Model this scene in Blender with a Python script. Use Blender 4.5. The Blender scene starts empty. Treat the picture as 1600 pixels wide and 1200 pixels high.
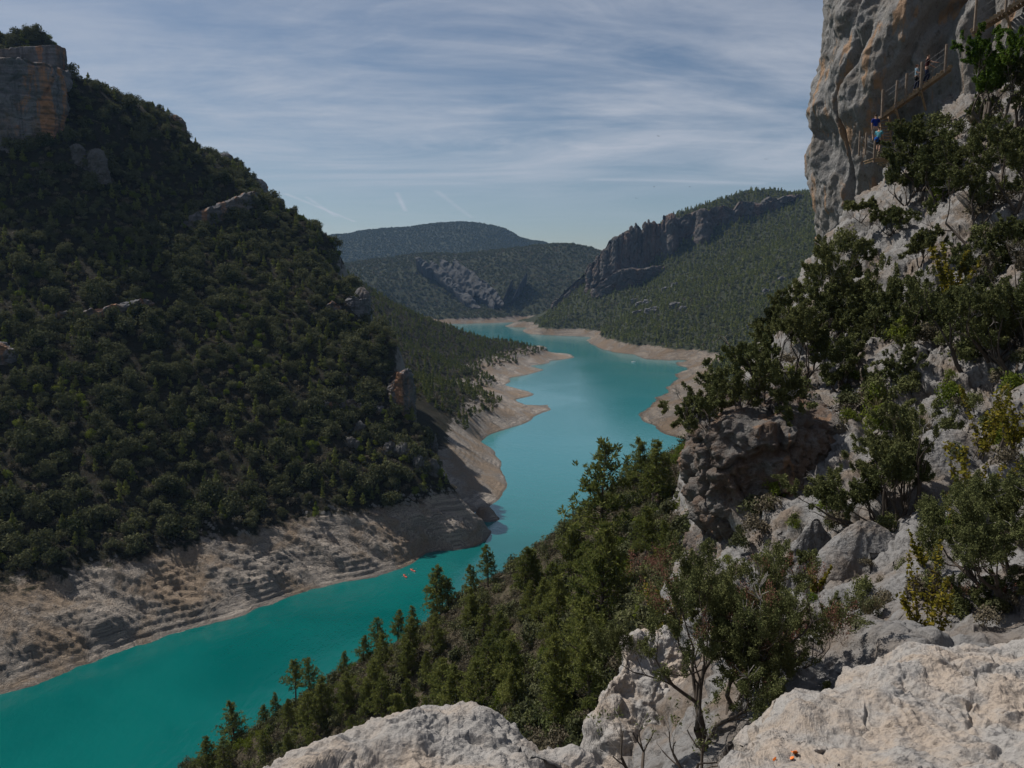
import bpy, math, random
import numpy as np
from mathutils import Vector, Matrix

# ------------------------------------------------------------------ camera, sky, sun, exposure
C = bpy.context.scene
F = 1256.0                      # focal length in pixels of the 1600 px wide photograph
TILT = math.atan(160 / F)
CAMZ = 100.0
cam = bpy.data.cameras.new("camera")
cam.sensor_width = 36.0
cam.lens = 36.0 * F / 1600.0
cam.clip_start = 0.1
cam.clip_end = 30000
camo = bpy.data.objects.new("camera", cam)
C.collection.objects.link(camo)
camo.location = (0, 0, CAMZ)
camo.rotation_euler = (math.pi / 2 - TILT, 0, 0)
C.camera = camo

SUN_AZ, SUN_EL = math.radians(-59), math.radians(52)     # from +Y, clockwise; the sun stands ahead and to the left
sundir = Vector((math.sin(SUN_AZ) * math.cos(SUN_EL), math.cos(SUN_AZ) * math.cos(SUN_EL), math.sin(SUN_EL)))
sun = bpy.data.lights.new("sun", 'SUN')
sun.energy = 5.0
sun.angle = math.radians(0.5)
sun.color = (1.0, 0.94, 0.86)
suno = bpy.data.objects.new("sun", sun)
C.collection.objects.link(suno)
suno.rotation_euler = sundir.to_track_quat('Z', 'Y').to_euler()

C.view_settings.view_transform = 'Standard'
C.view_settings.look = 'None'
C.view_settings.exposure = 0.16
C.view_settings.gamma = 1.0
C.cycles.volume_step_rate = 1.0
C.cycles.max_bounces = 6
C.cycles.diffuse_bounces = 2
C.cycles.glossy_bounces = 3
C.cycles.transparent_max_bounces = 8
C.cycles.volume_bounces = 0

world = bpy.data.worlds.new("World")
C.world = world
world.use_nodes = True
SKY = 0.055


def sky_world():
    nt = world.node_tree
    nt.nodes.clear()
    N, L = nt.nodes.new, nt.links.new
    out = N('ShaderNodeOutputWorld')
    bg = N('ShaderNodeBackground')
    bg.inputs['Strength'].default_value = SKY
    sky = N('ShaderNodeTexSky')
    sky.sky_type = 'NISHITA'
    sky.sun_disc = False
    sky.sun_elevation = SUN_EL
    sky.sun_rotation = SUN_AZ
    sky.altitude = 500
    sky.air_density = 1.0
    sky.dust_density = 0.6
    sky.ozone_density = 1.6
    # high thin cirrus: noise on the plane of the cloud layer
    tc = N('ShaderNodeTexCoord')
    sep = N('ShaderNodeSeparateXYZ')
    L(tc.outputs['Generated'], sep.inputs[0])
    zz = N('ShaderNodeMath'); zz.operation = 'MAXIMUM'; zz.inputs[1].default_value = 0.03
    L(sep.outputs['Z'], zz.inputs[0])
    zo = N('ShaderNodeMath'); zo.operation = 'ADD'; zo.inputs[1].default_value = 0.05
    L(zz.outputs[0], zo.inputs[0])
    dx = N('ShaderNodeMath'); dx.operation = 'DIVIDE'; L(sep.outputs['X'], dx.inputs[0]); L(zo.outputs[0], dx.inputs[1])
    dy = N('ShaderNodeMath'); dy.operation = 'DIVIDE'; L(sep.outputs['Y'], dy.inputs[0]); L(zo.outputs[0], dy.inputs[1])
    cmb = N('ShaderNodeCombineXYZ'); L(dx.outputs[0], cmb.inputs[0]); L(dy.outputs[0], cmb.inputs[1])

    def layer(rot, sx, sy, scale, detail, rough, dist, lo, hi):
        m = N('ShaderNodeMapping')
        m.inputs['Rotation'].default_value = (0, 0, rot)
        m.inputs['Scale'].default_value = (sx, sy, 1)
        L(cmb.outputs[0], m.inputs[0])
        n = N('ShaderNodeTexNoise')
        n.inputs['Scale'].default_value = scale
        n.inputs['Detail'].default_value = detail
        n.inputs['Roughness'].default_value = rough
        n.inputs['Distortion'].default_value = dist
        L(m.outputs[0], n.inputs[0])
        r = N('ShaderNodeMapRange'); r.interpolation_type = 'SMOOTHSTEP'
        r.inputs[1].default_value = lo; r.inputs[2].default_value = hi
        L(n.outputs['Fac'], r.inputs[0])
        return r.outputs[0]
    a = layer(0.5, 0.62, 1.0, 0.6, 8, 0.60, 1.3, 0.30, 0.68)
    b = layer(0.6, 0.8, 1.9, 1.1, 9, 0.68, 2.2, 0.38, 0.78)
    c = layer(-0.2, 0.5, 0.6, 0.35, 3, 0.5, 0.3, 0.30, 0.62)
    s = N('ShaderNodeMath'); s.operation = 'MULTIPLY'; L(a, s.inputs[0]); L(c, s.inputs[1])
    t = N('ShaderNodeMath'); t.operation = 'MULTIPLY'; L(b, t.inputs[0]); t.inputs[1].default_value = 0.24
    u = N('ShaderNodeMath'); u.operation = 'ADD'; L(s.outputs[0], u.inputs[0]); L(t.outputs[0], u.inputs[1])
    # the cloud sheet ends above the far horizon
    hz = N('ShaderNodeMapRange'); hz.interpolation_type = 'SMOOTHSTEP'
    hz.inputs[1].default_value = 0.085; hz.inputs[2].default_value = 0.16
    hz.inputs[3].default_value = 0.22; hz.inputs[4].default_value = 1.0
    L(sep.outputs['Z'], hz.inputs[0])
    v = N('ShaderNodeMath'); v.operation = 'MULTIPLY'; v.use_clamp = True; L(u.outputs[0], v.inputs[0]); L(hz.outputs[0], v.inputs[1])
    w = N('ShaderNodeMath'); w.operation = 'MULTIPLY'; L(v.outputs[0], w.inputs[0]); w.inputs[1].default_value = 0.85
    # contrails: thin lines in the same cloud layer (direction of both ends, width, strength)
    nz = N('ShaderNodeTexNoise'); nz.inputs['Scale'].default_value = 3.0; L(cmb.outputs[0], nz.inputs[0])
    for (ax, az), (bx, bz), wd, st in (((-0.140, 0.108), (-0.130, 0.086), 0.035, 0.30), ((-0.275, 0.108), (-0.193, 0.074), 0.040, 0.26), ((-0.250, 0.104), (-0.215, 0.080), 0.035, 0.20), ((-0.092, 0.110), (-0.050, 0.078), 0.045, 0.15), ((0.10, 0.124), (0.30, 0.121), 0.10, 0.16)):
        pa = Vector((ax / (az + 0.05), 1 / (az + 0.05), 0)); pb = Vector((bx / (bz + 0.05), 1 / (bz + 0.05), 0))
        ba = pb - pa
        q = N('ShaderNodeVectorMath'); q.operation = 'SUBTRACT'; L(cmb.outputs[0], q.inputs[0]); q.inputs[1].default_value = pa
        d = N('ShaderNodeVectorMath'); d.operation = 'DOT_PRODUCT'; L(q.outputs[0], d.inputs[0]); d.inputs[1].default_value = ba / ba.length_squared
        k = N('ShaderNodeClamp'); L(d.outputs['Value'], k.inputs[0])
        g = N('ShaderNodeVectorMath'); g.operation = 'SCALE'; g.inputs[0].default_value = ba; L(k.outputs[0], g.inputs['Scale'])
        e = N('ShaderNodeVectorMath'); e.operation = 'DISTANCE'; L(q.outputs[0], e.inputs[0]); L(g.outputs[0], e.inputs[1])
        r = N('ShaderNodeMapRange'); r.interpolation_type = 'SMOOTHSTEP'; r.inputs[1].default_value = 0; r.inputs[2].default_value = wd; r.inputs[3].default_value = st; r.inputs[4].default_value = 0
        L(e.outputs['Value'], r.inputs[0])
        z = N('ShaderNodeMath'); z.operation = 'MULTIPLY'; L(r.outputs[0], z.inputs[0]); L(nz.outputs['Fac'], z.inputs[1])
        w2 = N('ShaderNodeMath'); w2.operation = 'MULTIPLY_ADD'; L(z.outputs[0], w2.inputs[0]); w2.inputs[1].default_value = 2.6; L(w.outputs[0], w2.inputs[2])
        w = w2
    mix = N('ShaderNodeMix'); mix.data_type = 'RGBA'
    L(w.outputs[0], mix.inputs['Factor'])
    L(sky.outputs[0], mix.inputs['A'])
    mix.inputs['B'].default_value = (8.2, 8.6, 9.6, 1)
    L(mix.outputs['Result'], bg.inputs['Color'])
    L(bg.outputs[0], out.inputs['Surface'])


sky_world()

# ------------------------------------------------------------------ helpers: projection, noise, meshes
CT, ST = math.cos(TILT), math.sin(TILT)


def P(px, py, Y):
    """the world point that stands at forward distance Y in the direction of photo pixel (px, py)"""
    a, b = (px - 800) / F, (600 - py) / F
    dy, dz = CT + b * ST, -ST + b * CT
    s = Y / dy
    return (a * s, Y, CAMZ + dz * s)


def W(px, py):
    """the point of the water's level in the direction of photo pixel (px, py)"""
    a, b = (px - 800) / F, (600 - py) / F
    dy, dz = CT + b * ST, -ST + b * CT
    s = -CAMZ / dz
    return (a * s, dy * s, 0.0)


def proj(p):
    x, y, z = p[0], p[1], p[2] - CAMZ
    d = y * CT - z * ST
    return 800 + F * x / d, 600 - F * (y * ST + z * CT) / d, d


def _hash(ix, iy, iz, seed):
    h = (ix.astype(np.uint32) * np.uint32(374761393) + iy.astype(np.uint32) * np.uint32(668265263)
         + iz.astype(np.uint32) * np.uint32(2147483647 - 1274126177) + np.uint32((seed * 144665) % 2**32))
    h = (h ^ (h >> np.uint32(13))) * np.uint32(1274126177)
    h = (h ^ (h >> np.uint32(16))) * np.uint32(2246822519)
    return h ^ (h >> np.uint32(15))


def perlin(p, seed=0):
    p = np.asarray(p, float)
    i = np.floor(p).astype(np.int64)
    f = p - i
    u = f * f * f * (f * (f * 6 - 15) + 10)
    res = 0
    for cx in (0, 1):
        for cy in (0, 1):
            for cz in (0, 1):
                h = _hash(i[:, 0] + cx, i[:, 1] + cy, i[:, 2] + cz, seed)
                g = np.stack([(h & np.uint32(1023)), ((h >> np.uint32(10)) & np.uint32(1023)), ((h >> np.uint32(20)) & np.uint32(1023))], 1) / 511.5 - 1.0
                d = g[:, 0] * (f[:, 0] - cx) + g[:, 1] * (f[:, 1] - cy) + g[:, 2] * (f[:, 2] - cz)
                w = (u[:, 0] if cx else 1 - u[:, 0]) * (u[:, 1] if cy else 1 - u[:, 1]) * (u[:, 2] if cz else 1 - u[:, 2])
                res = res + w * d
    return res


def fbm(p, octs=4, seed=0, gain=0.5, lac=2.03):
    p = np.asarray(p, float)
    s, a = 0, 1.0
    for o in range(octs):
        s = s + a * perlin(p, seed + o * 17)
        p = p * lac + 11.3
        a *= gain
    return s


def ridged(p, octs=4, seed=0, gain=0.5):
    p = np.asarray(p, float)
    s, a = 0, 1.0
    for o in range(octs):
        s = s + a * (1 - np.abs(perlin(p, seed + o * 17)) * 2.2)
        p = p * 2.07 + 7.7
        a *= gain
    return s


def worley(p, seed=0):
    """F1, F2 - F1 and a value of the nearest cell"""
    p = np.asarray(p, float)
    i = np.floor(p).astype(np.int64)
    d1 = np.full(len(p), 9.0); d2 = np.full(len(p), 9.0); v = np.zeros(len(p))
    for cx in (-1, 0, 1):
        for cy in (-1, 0, 1):
            for cz in (-1, 0, 1):
                j = i + np.array([cx, cy, cz])
                h = _hash(j[:, 0], j[:, 1], j[:, 2], seed)
                q = j + np.stack([(h & np.uint32(1023)), ((h >> np.uint32(10)) & np.uint32(1023)), ((h >> np.uint32(20)) & np.uint32(1023))], 1) / 1023.0
                d = np.sqrt(((p - q) ** 2).sum(1))
                m = d < d1
                d2 = np.where(m, d1, np.minimum(d2, d))
                v = np.where(m, (h >> np.uint32(7)) % np.uint32(1000) / 1000.0, v)
                d1 = np.where(m, d, d1)
    return d1, d2 - d1, v


def link(o, parent=None):
    C.collection.objects.link(o)
    if parent is not None:
        o.parent = parent
    return o


def mesh_np(name, V, faces, mats, smooth=True, mat_idx=None):
    """faces: (n,4) or (n,3) int array, or a list of such arrays"""
    if not isinstance(faces, list):
        faces = [faces]
    me = bpy.data.meshes.new(name)
    V = np.asarray(V, np.float32)
    me.vertices.add(len(V))
    me.vertices.foreach_set("co", V.ravel())
    loops = np.concatenate([f.ravel() for f in faces]).astype(np.int32)
    sizes = np.concatenate([np.full(len(f), f.shape[1], np.int32) for f in faces])
    starts = np.concatenate([[0], np.cumsum(sizes)[:-1]]).astype(np.int32)
    me.loops.add(len(loops))
    me.loops.foreach_set("vertex_index", loops)
    me.polygons.add(len(sizes))
    me.polygons.foreach_set("loop_start", starts)
    me.polygons.foreach_set("use_smooth", np.full(len(sizes), smooth, bool))
    for m in (mats if isinstance(mats, (list, tuple)) else [mats]):
        me.materials.append(m)
    if mat_idx is not None:
        me.polygons.foreach_set("material_index", np.asarray(mat_idx, np.int32))
    me.update(calc_edges=True)
    return me


def obj(name, me, parent=None):
    return link(bpy.data.objects.new(name, me), parent)


def tag(o, label=None, cat=None, group=None, kind=None):
    if label: o['label'] = label
    if cat: o['category'] = cat
    if group: o['group'] = group
    if kind: o['kind'] = kind
    return o


def empty(name, loc, rz=0.0):
    o = bpy.data.objects.new(name, None)
    o.location = loc
    o.rotation_euler = (0, 0, rz)
    o.empty_display_size = 0.3
    return link(o)


def grid_faces(nr, nc, wrap=False):
    r = np.arange(nr - 1)[:, None]
    c = np.arange(nc if wrap else nc - 1)[None, :]
    a = r * nc + c
    b = r * nc + (c + 1) % nc
    return np.stack([a, b, b + nc, a + nc], -1).reshape(-1, 4)


def copy_tree(o, parent=None):
    c = o.copy()
    C.collection.objects.link(c)
    c.parent = parent
    for ch in KIDS.get(o.name, ()):
        d = copy_tree(ch, c)
        d.matrix_parent_inverse = ch.matrix_parent_inverse
    return c


KIDS = {}

# ------------------------------------------------------------------ materials


class NT:
    def __init__(self, name):
        self.m = bpy.data.materials.new(name)
        self.m.use_nodes = True
        self.t = self.m.node_tree
        self.t.nodes.clear()
        self.out = self.t.nodes.new('ShaderNodeOutputMaterial')
        self.geo = self.t.nodes.new('ShaderNodeNewGeometry')

    def n(self, kind, **kw):
        nd = self.t.nodes.new(kind)
        for k, v in kw.items():
            setattr(nd, k, v)
        return nd

    def put(self, sock, v):
        if isinstance(v, bpy.types.NodeSocket):
            self.t.links.new(v, sock)
        elif isinstance(v, tuple) and len(v) == 3 and sock.type == 'RGBA':
            sock.default_value = (*v, 1)
        else:
            sock.default_value = v

    def noise(self, scale, detail=5, rough=0.55, dist=0.0, vec=None, out='Fac'):
        nd = self.n('ShaderNodeTexNoise')
        self.put(nd.inputs['Vector'], vec or self.geo.outputs['Position'])
        nd.inputs['Scale'].default_value = scale
        nd.inputs['Detail'].default_value = detail
        nd.inputs['Roughness'].default_value = rough
        nd.inputs['Distortion'].default_value = dist
        return nd.outputs[out]

    def voro(self, scale, feature='F1', vec=None, rand=1.0):
        nd = self.n('ShaderNodeTexVoronoi', feature=feature)
        self.put(nd.inputs['Vector'], vec or self.geo.outputs['Position'])
        nd.inputs['Scale'].default_value = scale
        nd.inputs['Randomness'].default_value = rand
        return nd.outputs['Distance']

    def ramp(self, v, lo, hi, a=0.0, b=1.0, smooth=True):
        nd = self.n('ShaderNodeMapRange', interpolation_type='SMOOTHSTEP' if smooth else 'LINEAR')
        self.put(nd.inputs[0], v)
        for k, x in enumerate((lo, hi, a, b)):
            nd.inputs[k + 1].default_value = x
        return nd.outputs[0]

    def mix(self, f, a, b, blend='MIX'):
        nd = self.n('ShaderNodeMix', data_type='RGBA', blend_type=blend)
        self.put(nd.inputs['Factor'], f)
        self.put(nd.inputs['A'], a)
        self.put(nd.inputs['B'], b)
        return nd.outputs['Result']

    def math(self, op, a, b=0.0, clamp=False):
        nd = self.n('ShaderNodeMath', operation=op, use_clamp=clamp)
        self.put(nd.inputs[0], a)
        self.put(nd.inputs[1], b)
        return nd.outputs[0]

    def sep(self, v):
        nd = self.n('ShaderNodeSeparateXYZ')
        self.put(nd.inputs[0], v)
        return nd.outputs

    def map(self, v=None, scale=(1, 1, 1), rot=(0, 0, 0)):
        nd = self.n('ShaderNodeMapping')
        self.put(nd.inputs[0], v or self.geo.outputs['Position'])
        nd.inputs['Scale'].default_value = scale
        nd.inputs['Rotation'].default_value = rot
        return nd.outputs[0]

    def bump(self, h, strength=0.5, dist=0.1, normal=None):
        nd = self.n('ShaderNodeBump')
        self.put(nd.inputs['Height'], h)
        nd.inputs['Strength'].default_value = strength
        nd.inputs['Distance'].default_value = dist
        if normal is not None:
            self.put(nd.inputs['Normal'], normal)
        return nd.outputs[0]

    def bsdf(self, color, rough=0.9, normal=None, spec=0.2, **kw):
        b = self.n('ShaderNodeBsdfPrincipled')
        self.put(b.inputs['Base Color'], color)
        self.put(b.inputs['Roughness'], rough)
        b.inputs['Specular IOR Level'].default_value = spec
        if normal is not None:
            self.put(b.inputs['Normal'], normal)
        for k, v in kw.items():
            self.put(b.inputs[k], v)
        self.t.links.new(b.outputs[0], self.out.inputs['Surface'])
        return self.m


def rock_mat(name, light, warm, dark, s=1.0, warm_amt=0.5, bump=0.6, stretch=(1, 1, 1), bd=None, orange=None, strata=0.0, ot=0.58):
    """limestone: light grey with warm patches, dark lichen and fine pits; s = size of its largest patches in metres"""
    m = NT(name)
    v = m.map(scale=stretch)
    big = m.noise(1.0 / s, 6, 0.62, 0.4, v)
    mid = m.noise(3.7 / s, 7, 0.65, 0.2, v)
    fin = m.noise(16.0 / s, 8, 0.7, 0.0, v)
    cell = m.voro(9.0 / s, 'F1', v)
    c = m.mix(m.ramp(big, 0.50 - 0.12 * warm_amt, 0.66), light, warm)
    c = m.mix(m.ramp(mid, 0.54, 0.70, 0, 0.75), c, dark)
    c = m.mix(m.ramp(fin, 0.36, 0.52, 0.40, 0.0), c, dark)  # low spots darkened: grime and crevice shade put into the colour
    if orange:
        vv = m.map(scale=(stretch[0], stretch[1], stretch[2] * 0.35))
        o = m.noise(0.8 / s, 5, 0.6, 0.5, vv)
        c = m.mix(m.ramp(o, ot, ot + 0.06, 0, 0.85), c, orange)
    h = m.math('ADD', m.math('MULTIPLY', mid, 1.0), m.math('MULTIPLY', fin, 0.55))
    if strata:
        bed = m.noise(1.0, 5, 0.7, 0.2, m.map(scale=(0.04 / strata, 0.04 / strata, 1.0 / strata)))
        c = m.mix(m.ramp(bed, 0.42, 0.58, 0.55, 0), c, dark)
        h = m.math('ADD', h, m.math('MULTIPLY', bed, 1.6))
        stn = m.noise(1.0, 4, 0.6, 0.3, m.map(scale=(0.28, 0.28, 0.025)))
        c = m.mix(m.ramp(stn, 0.52, 0.62, 0, 0.7), c, dark)
    h = m.math('ADD', h, m.math('MULTIPLY', cell, 0.25))
    nrm = m.bump(h, bump, bd if bd else 0.12 * s)
    return m.bsdf(c, 0.92, nrm, 0.15)


def leaf_mat(name, a, b, c, trans=0.25, scale=0.2, rnd=0.6, cells=0.24):
    """leaves: a, b by clump, c on single leaves; some light passes through"""
    m = NT(name)
    oi = m.n('ShaderNodeObjectInfo')
    n1 = m.noise(scale, 2, 0.5)
    vc = m.n('ShaderNodeTexVoronoi')
    m.put(vc.inputs['Vector'], m.geo.outputs['Position'])
    vc.inputs['Scale'].default_value = cells
    tone = m.sep(vc.outputs['Color'])['X']
    f = m.math('ADD', m.math('MULTIPLY', oi.outputs['Random'], rnd * 0.4), m.math('MULTIPLY', n1, 0.45))
    f = m.math('ADD', f, m.math('MULTIPLY', tone, 0.5))
    col = m.mix(m.ramp(f, 0.25, 0.95, smooth=False), a, b)
    isl = m.geo.outputs['Random Per Island']
    col = m.mix(m.ramp(isl, 0.45, 1.0, 0, 0.55, False), col, c)
    d = m.n('ShaderNodeBsdfDiffuse'); m.put(d.inputs['Color'], col)
    t = m.n('ShaderNodeBsdfTranslucent'); m.put(t.inputs['Color'], col)
    mx = m.n('ShaderNodeMixShader'); mx.inputs[0].default_value = trans
    m.t.links.new(d.outputs[0], mx.inputs[1]); m.t.links.new(t.outputs[0], mx.inputs[2])
    m.t.links.new(mx.outputs[0], m.out.inputs['Surface'])
    return m.m


def plain(name, col, rough=0.8, spec=0.2):
    m = NT(name)
    n1 = m.noise(6.0, 4, 0.6)
    c2 = tuple(x * 0.6 for x in col)
    return m.bsdf(m.mix(m.ramp(n1, 0.35, 0.7), col, c2), rough, None, spec)


def terrain_mat(name, soil, soil2, bank_a, bank_b, rock, level=17.5, size=1.0, steep=(0.45, 0.62)):
    """hillside: dark soil and scrub above the reservoir's high-water level, bare banded silt and rock below it"""
    m = NT(name)
    pos = m.geo.outputs['Position']
    xyz = m.sep(pos)
    nz = m.sep(m.geo.outputs['True Normal'])['Z']
    nb = m.noise(0.055 / size, 4, 0.6, 0.4)
    nm = m.noise(0.35 / size, 6, 0.65, 0.2)
    nf = m.noise(1.8 / size, 6, 0.65)
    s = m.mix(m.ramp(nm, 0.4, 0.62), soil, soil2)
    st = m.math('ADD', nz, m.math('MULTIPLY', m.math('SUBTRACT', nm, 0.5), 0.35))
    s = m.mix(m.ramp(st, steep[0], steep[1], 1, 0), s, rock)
    # the bank: tide lines follow the level, colour patches do not
    zw = m.math('ADD', xyz['Z'], m.math('MULTIPLY', m.ramp(nb, 0.42, 0.66), 9.0))
    cmb = m.n('ShaderNodeCombineXYZ'); m.put(cmb.inputs[2], zw); m.put(cmb.inputs[0], m.math('MULTIPLY', xyz['X'], 0.03)); m.put(cmb.inputs[1], m.math('MULTIPLY', xyz['Y'], 0.03))
    band = m.noise(1.25 if size < 2 else 0.6, 6, 0.72, 0, cmb.outputs[0])
    b = m.mix(m.ramp(band, 0.40, 0.58), tuple(x * 1.12 for x in bank_a), bank_b)
    b = m.mix(m.ramp(band, 0.58, 0.66, 0, 0.7), b, tuple(x * 0.45 for x in bank_b))
    b = m.mix(m.ramp(nb, 0.45, 0.6), b, tuple(x * y for x, y in zip(bank_a, (0.84, 0.74, 0.63))))
    b = m.mix(m.ramp(nf, 0.52, 0.66, 0, 0.8), b, tuple(x * 0.5 for x in bank_b))
    b = m.mix(m.ramp(nm, 0.58, 0.72, 0, 0.8), b, rock)
    lv = m.math('ADD', xyz['Z'], m.math('MULTIPLY', m.math('SUBTRACT', nm, 0.5), 9.0))
    lv = m.math('ADD', lv, m.math('MULTIPLY', m.math('SUBTRACT', nb, 0.5), 7.0))
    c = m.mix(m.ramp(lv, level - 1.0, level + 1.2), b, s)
    c = m.mix(m.ramp(xyz['Z'], 0.25, 0.6, 0.5, 0.0), c, tuple(x * 0.35 for x in bank_b))
    h = m.math('ADD', m.math('MULTIPLY', nf, 0.8), m.math('MULTIPLY', band, 2.2))
    h = m.math('ADD', h, nm)
    return m.bsdf(c, 0.95, m.bump(h, 0.8, 1.2 * size), 0.1)


M = {}
SOIL, SOIL2 = (0.055, 0.045, 0.032), (0.030, 0.031, 0.018)
BANKA, BANKB = (0.225, 0.185, 0.15), (0.15, 0.128, 0.11)
GREY = (0.26, 0.25, 0.245)
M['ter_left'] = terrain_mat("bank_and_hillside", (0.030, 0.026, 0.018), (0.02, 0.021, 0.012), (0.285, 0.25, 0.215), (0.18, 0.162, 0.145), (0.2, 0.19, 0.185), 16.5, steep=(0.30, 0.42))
M['ter_far'] = terrain_mat("far_hillside", (0.040, 0.042, 0.024), (0.028, 0.034, 0.018), (0.185, 0.155, 0.125), (0.125, 0.108, 0.092), (0.16, 0.155, 0.15), 11.5, 2.5, (0.3, 0.45))
M['ter_near'] = terrain_mat("near_hillside", (0.085, 0.070, 0.048), (0.045, 0.042, 0.024), BANKA, BANKB, (0.33, 0.27, 0.22), -4.0, 0.35)
M['soilrock'] = rock_mat("rocky_slope", (0.185, 0.182, 0.18), (0.155, 0.125, 0.10), (0.05, 0.044, 0.04), 1.6, 0.6, 0.9, bd=0.13)
M['boulder'] = rock_mat("limestone_boulder", (0.29, 0.278, 0.265), (0.34, 0.285, 0.235), (0.10, 0.097, 0.10), 0.6, 0.8, 0.85, bd=0.06)
M['cliff'] = rock_mat("limestone_cliff", (0.185, 0.182, 0.18), (0.165, 0.15, 0.135), (0.065, 0.062, 0.06), 1.5, 0.4, 1.0, (1, 1, 0.6), 0.20, (0.26, 0.165, 0.10), ot=0.55)
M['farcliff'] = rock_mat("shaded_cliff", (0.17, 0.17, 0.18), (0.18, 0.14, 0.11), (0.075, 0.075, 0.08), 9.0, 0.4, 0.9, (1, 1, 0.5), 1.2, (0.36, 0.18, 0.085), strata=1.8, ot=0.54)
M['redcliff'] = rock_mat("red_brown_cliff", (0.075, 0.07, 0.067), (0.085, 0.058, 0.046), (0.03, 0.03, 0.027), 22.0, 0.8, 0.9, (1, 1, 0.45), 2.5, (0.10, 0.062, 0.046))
M['palerock'] = rock_mat("pale_rock_slab", (0.13, 0.128, 0.128), (0.10, 0.09, 0.08), (0.045, 0.045, 0.042), 4.0, 0.4, 0.9, (1, 1, 1), 1.0)
M['slab'] = rock_mat("grey_slab", (0.058, 0.058, 0.060), (0.050, 0.048, 0.044), (0.028, 0.03, 0.028), 18.0, 0.4, 0.7, (1, 1, 1), 1.0)
M['outcrop'] = rock_mat("weathered_outcrop", (0.135, 0.127, 0.12), (0.115, 0.08, 0.06), (0.035, 0.03, 0.028), 0.9, 0.9, 1.0, (1, 1, 1), 0.14, (0.20, 0.125, 0.08))
M['pine'] = leaf_mat("pine_needles", (0.072, 0.092, 0.025), (0.155, 0.168, 0.048), (0.175, 0.175, 0.062), 0.35, 0.15)
M['oak'] = leaf_mat("holm_oak_leaves", (0.022, 0.031, 0.011), (0.110, 0.112, 0.056), (0.125, 0.13, 0.08), 0.2, 0.12)
M['lime'] = leaf_mat("bright_leaves", (0.075, 0.115, 0.018), (0.13, 0.15, 0.025), (0.15, 0.17, 0.04), 0.35, 0.15)
M['brush'] = leaf_mat("grey_brown_scrub", (0.085, 0.075, 0.050), (0.125, 0.105, 0.075), (0.14, 0.13, 0.095), 0.15, 0.15)
M['juniper'] = leaf_mat("juniper_sprays", (0.062, 0.076, 0.030), (0.118, 0.124, 0.050), (0.15, 0.152, 0.07), 0.2, 0.5)
M['box'] = leaf_mat("box_leaves", (0.110, 0.110, 0.018), (0.17, 0.145, 0.022), (0.22, 0.15, 0.03), 0.35, 0.5)
M['rust'] = leaf_mat("rust_red_dead_sprays", (0.13, 0.06, 0.045), (0.17, 0.085, 0.06), (0.2, 0.12, 0.09), 0.15, 0.5)
M['green'] = leaf_mat("glossy_green_leaves", (0.045, 0.085, 0.014), (0.085, 0.125, 0.020), (0.14, 0.18, 0.05), 0.3, 0.4)
M['farforest'] = leaf_mat("far_forest_leaves", (0.040, 0.052, 0.020), (0.085, 0.088, 0.038), (0.10, 0.105, 0.05), 0.2, 0.03)
M['straw'] = leaf_mat("dry_grass_blades", (0.16, 0.13, 0.08), (0.22, 0.18, 0.11), (0.12, 0.12, 0.05), 0.2, 0.5)
M['bark'] = plain("dark_bark", (0.085, 0.068, 0.055))
M['deadwood'] = plain("grey_dead_wood", (0.26, 0.24, 0.22))
M['wood'] = plain("weathered_timber", (0.24, 0.165, 0.10))
M['post'] = plain("weathered_post", (0.17, 0.13, 0.10))
M['steel'] = plain("steel_cable", (0.22, 0.22, 0.22), 0.5, 0.5)


def water_mat():
    m = NT("turquoise_water")
    v = m.map(scale=(1, 0.55, 1), rot=(0, 0, 0.5))
    a = m.noise(0.35, 3, 0.55, 0.3, v)
    b = m.noise(1.6, 3, 0.6, 0.2, v)
    big = m.noise(0.008, 3, 0.5, 0.8)
    amp = m.ramp(big, 0.38, 0.62, 0.35, 1.0)
    h = m.math('MULTIPLY', m.math('ADD', a, m.math('MULTIPLY', b, 0.35)), amp)
    nrm = m.bump(h, 0.22, 0.9)
    col = m.mix(m.ramp(m.noise(0.02, 4, 0.6, 0.6), 0.3, 0.7), (0.0, 0.072, 0.068), (0.002, 0.096, 0.088))
    yy = m.sep(m.geo.outputs['Position'])['Y']                 # paler beyond the narrows: sky reflection put into the base colour
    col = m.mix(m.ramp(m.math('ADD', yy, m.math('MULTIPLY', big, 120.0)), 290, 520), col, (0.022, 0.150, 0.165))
    return m.bsdf(col, 0.10, nrm, 0.6, IOR=1.42)


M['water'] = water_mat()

# ------------------------------------------------------------------ terrain


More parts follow.
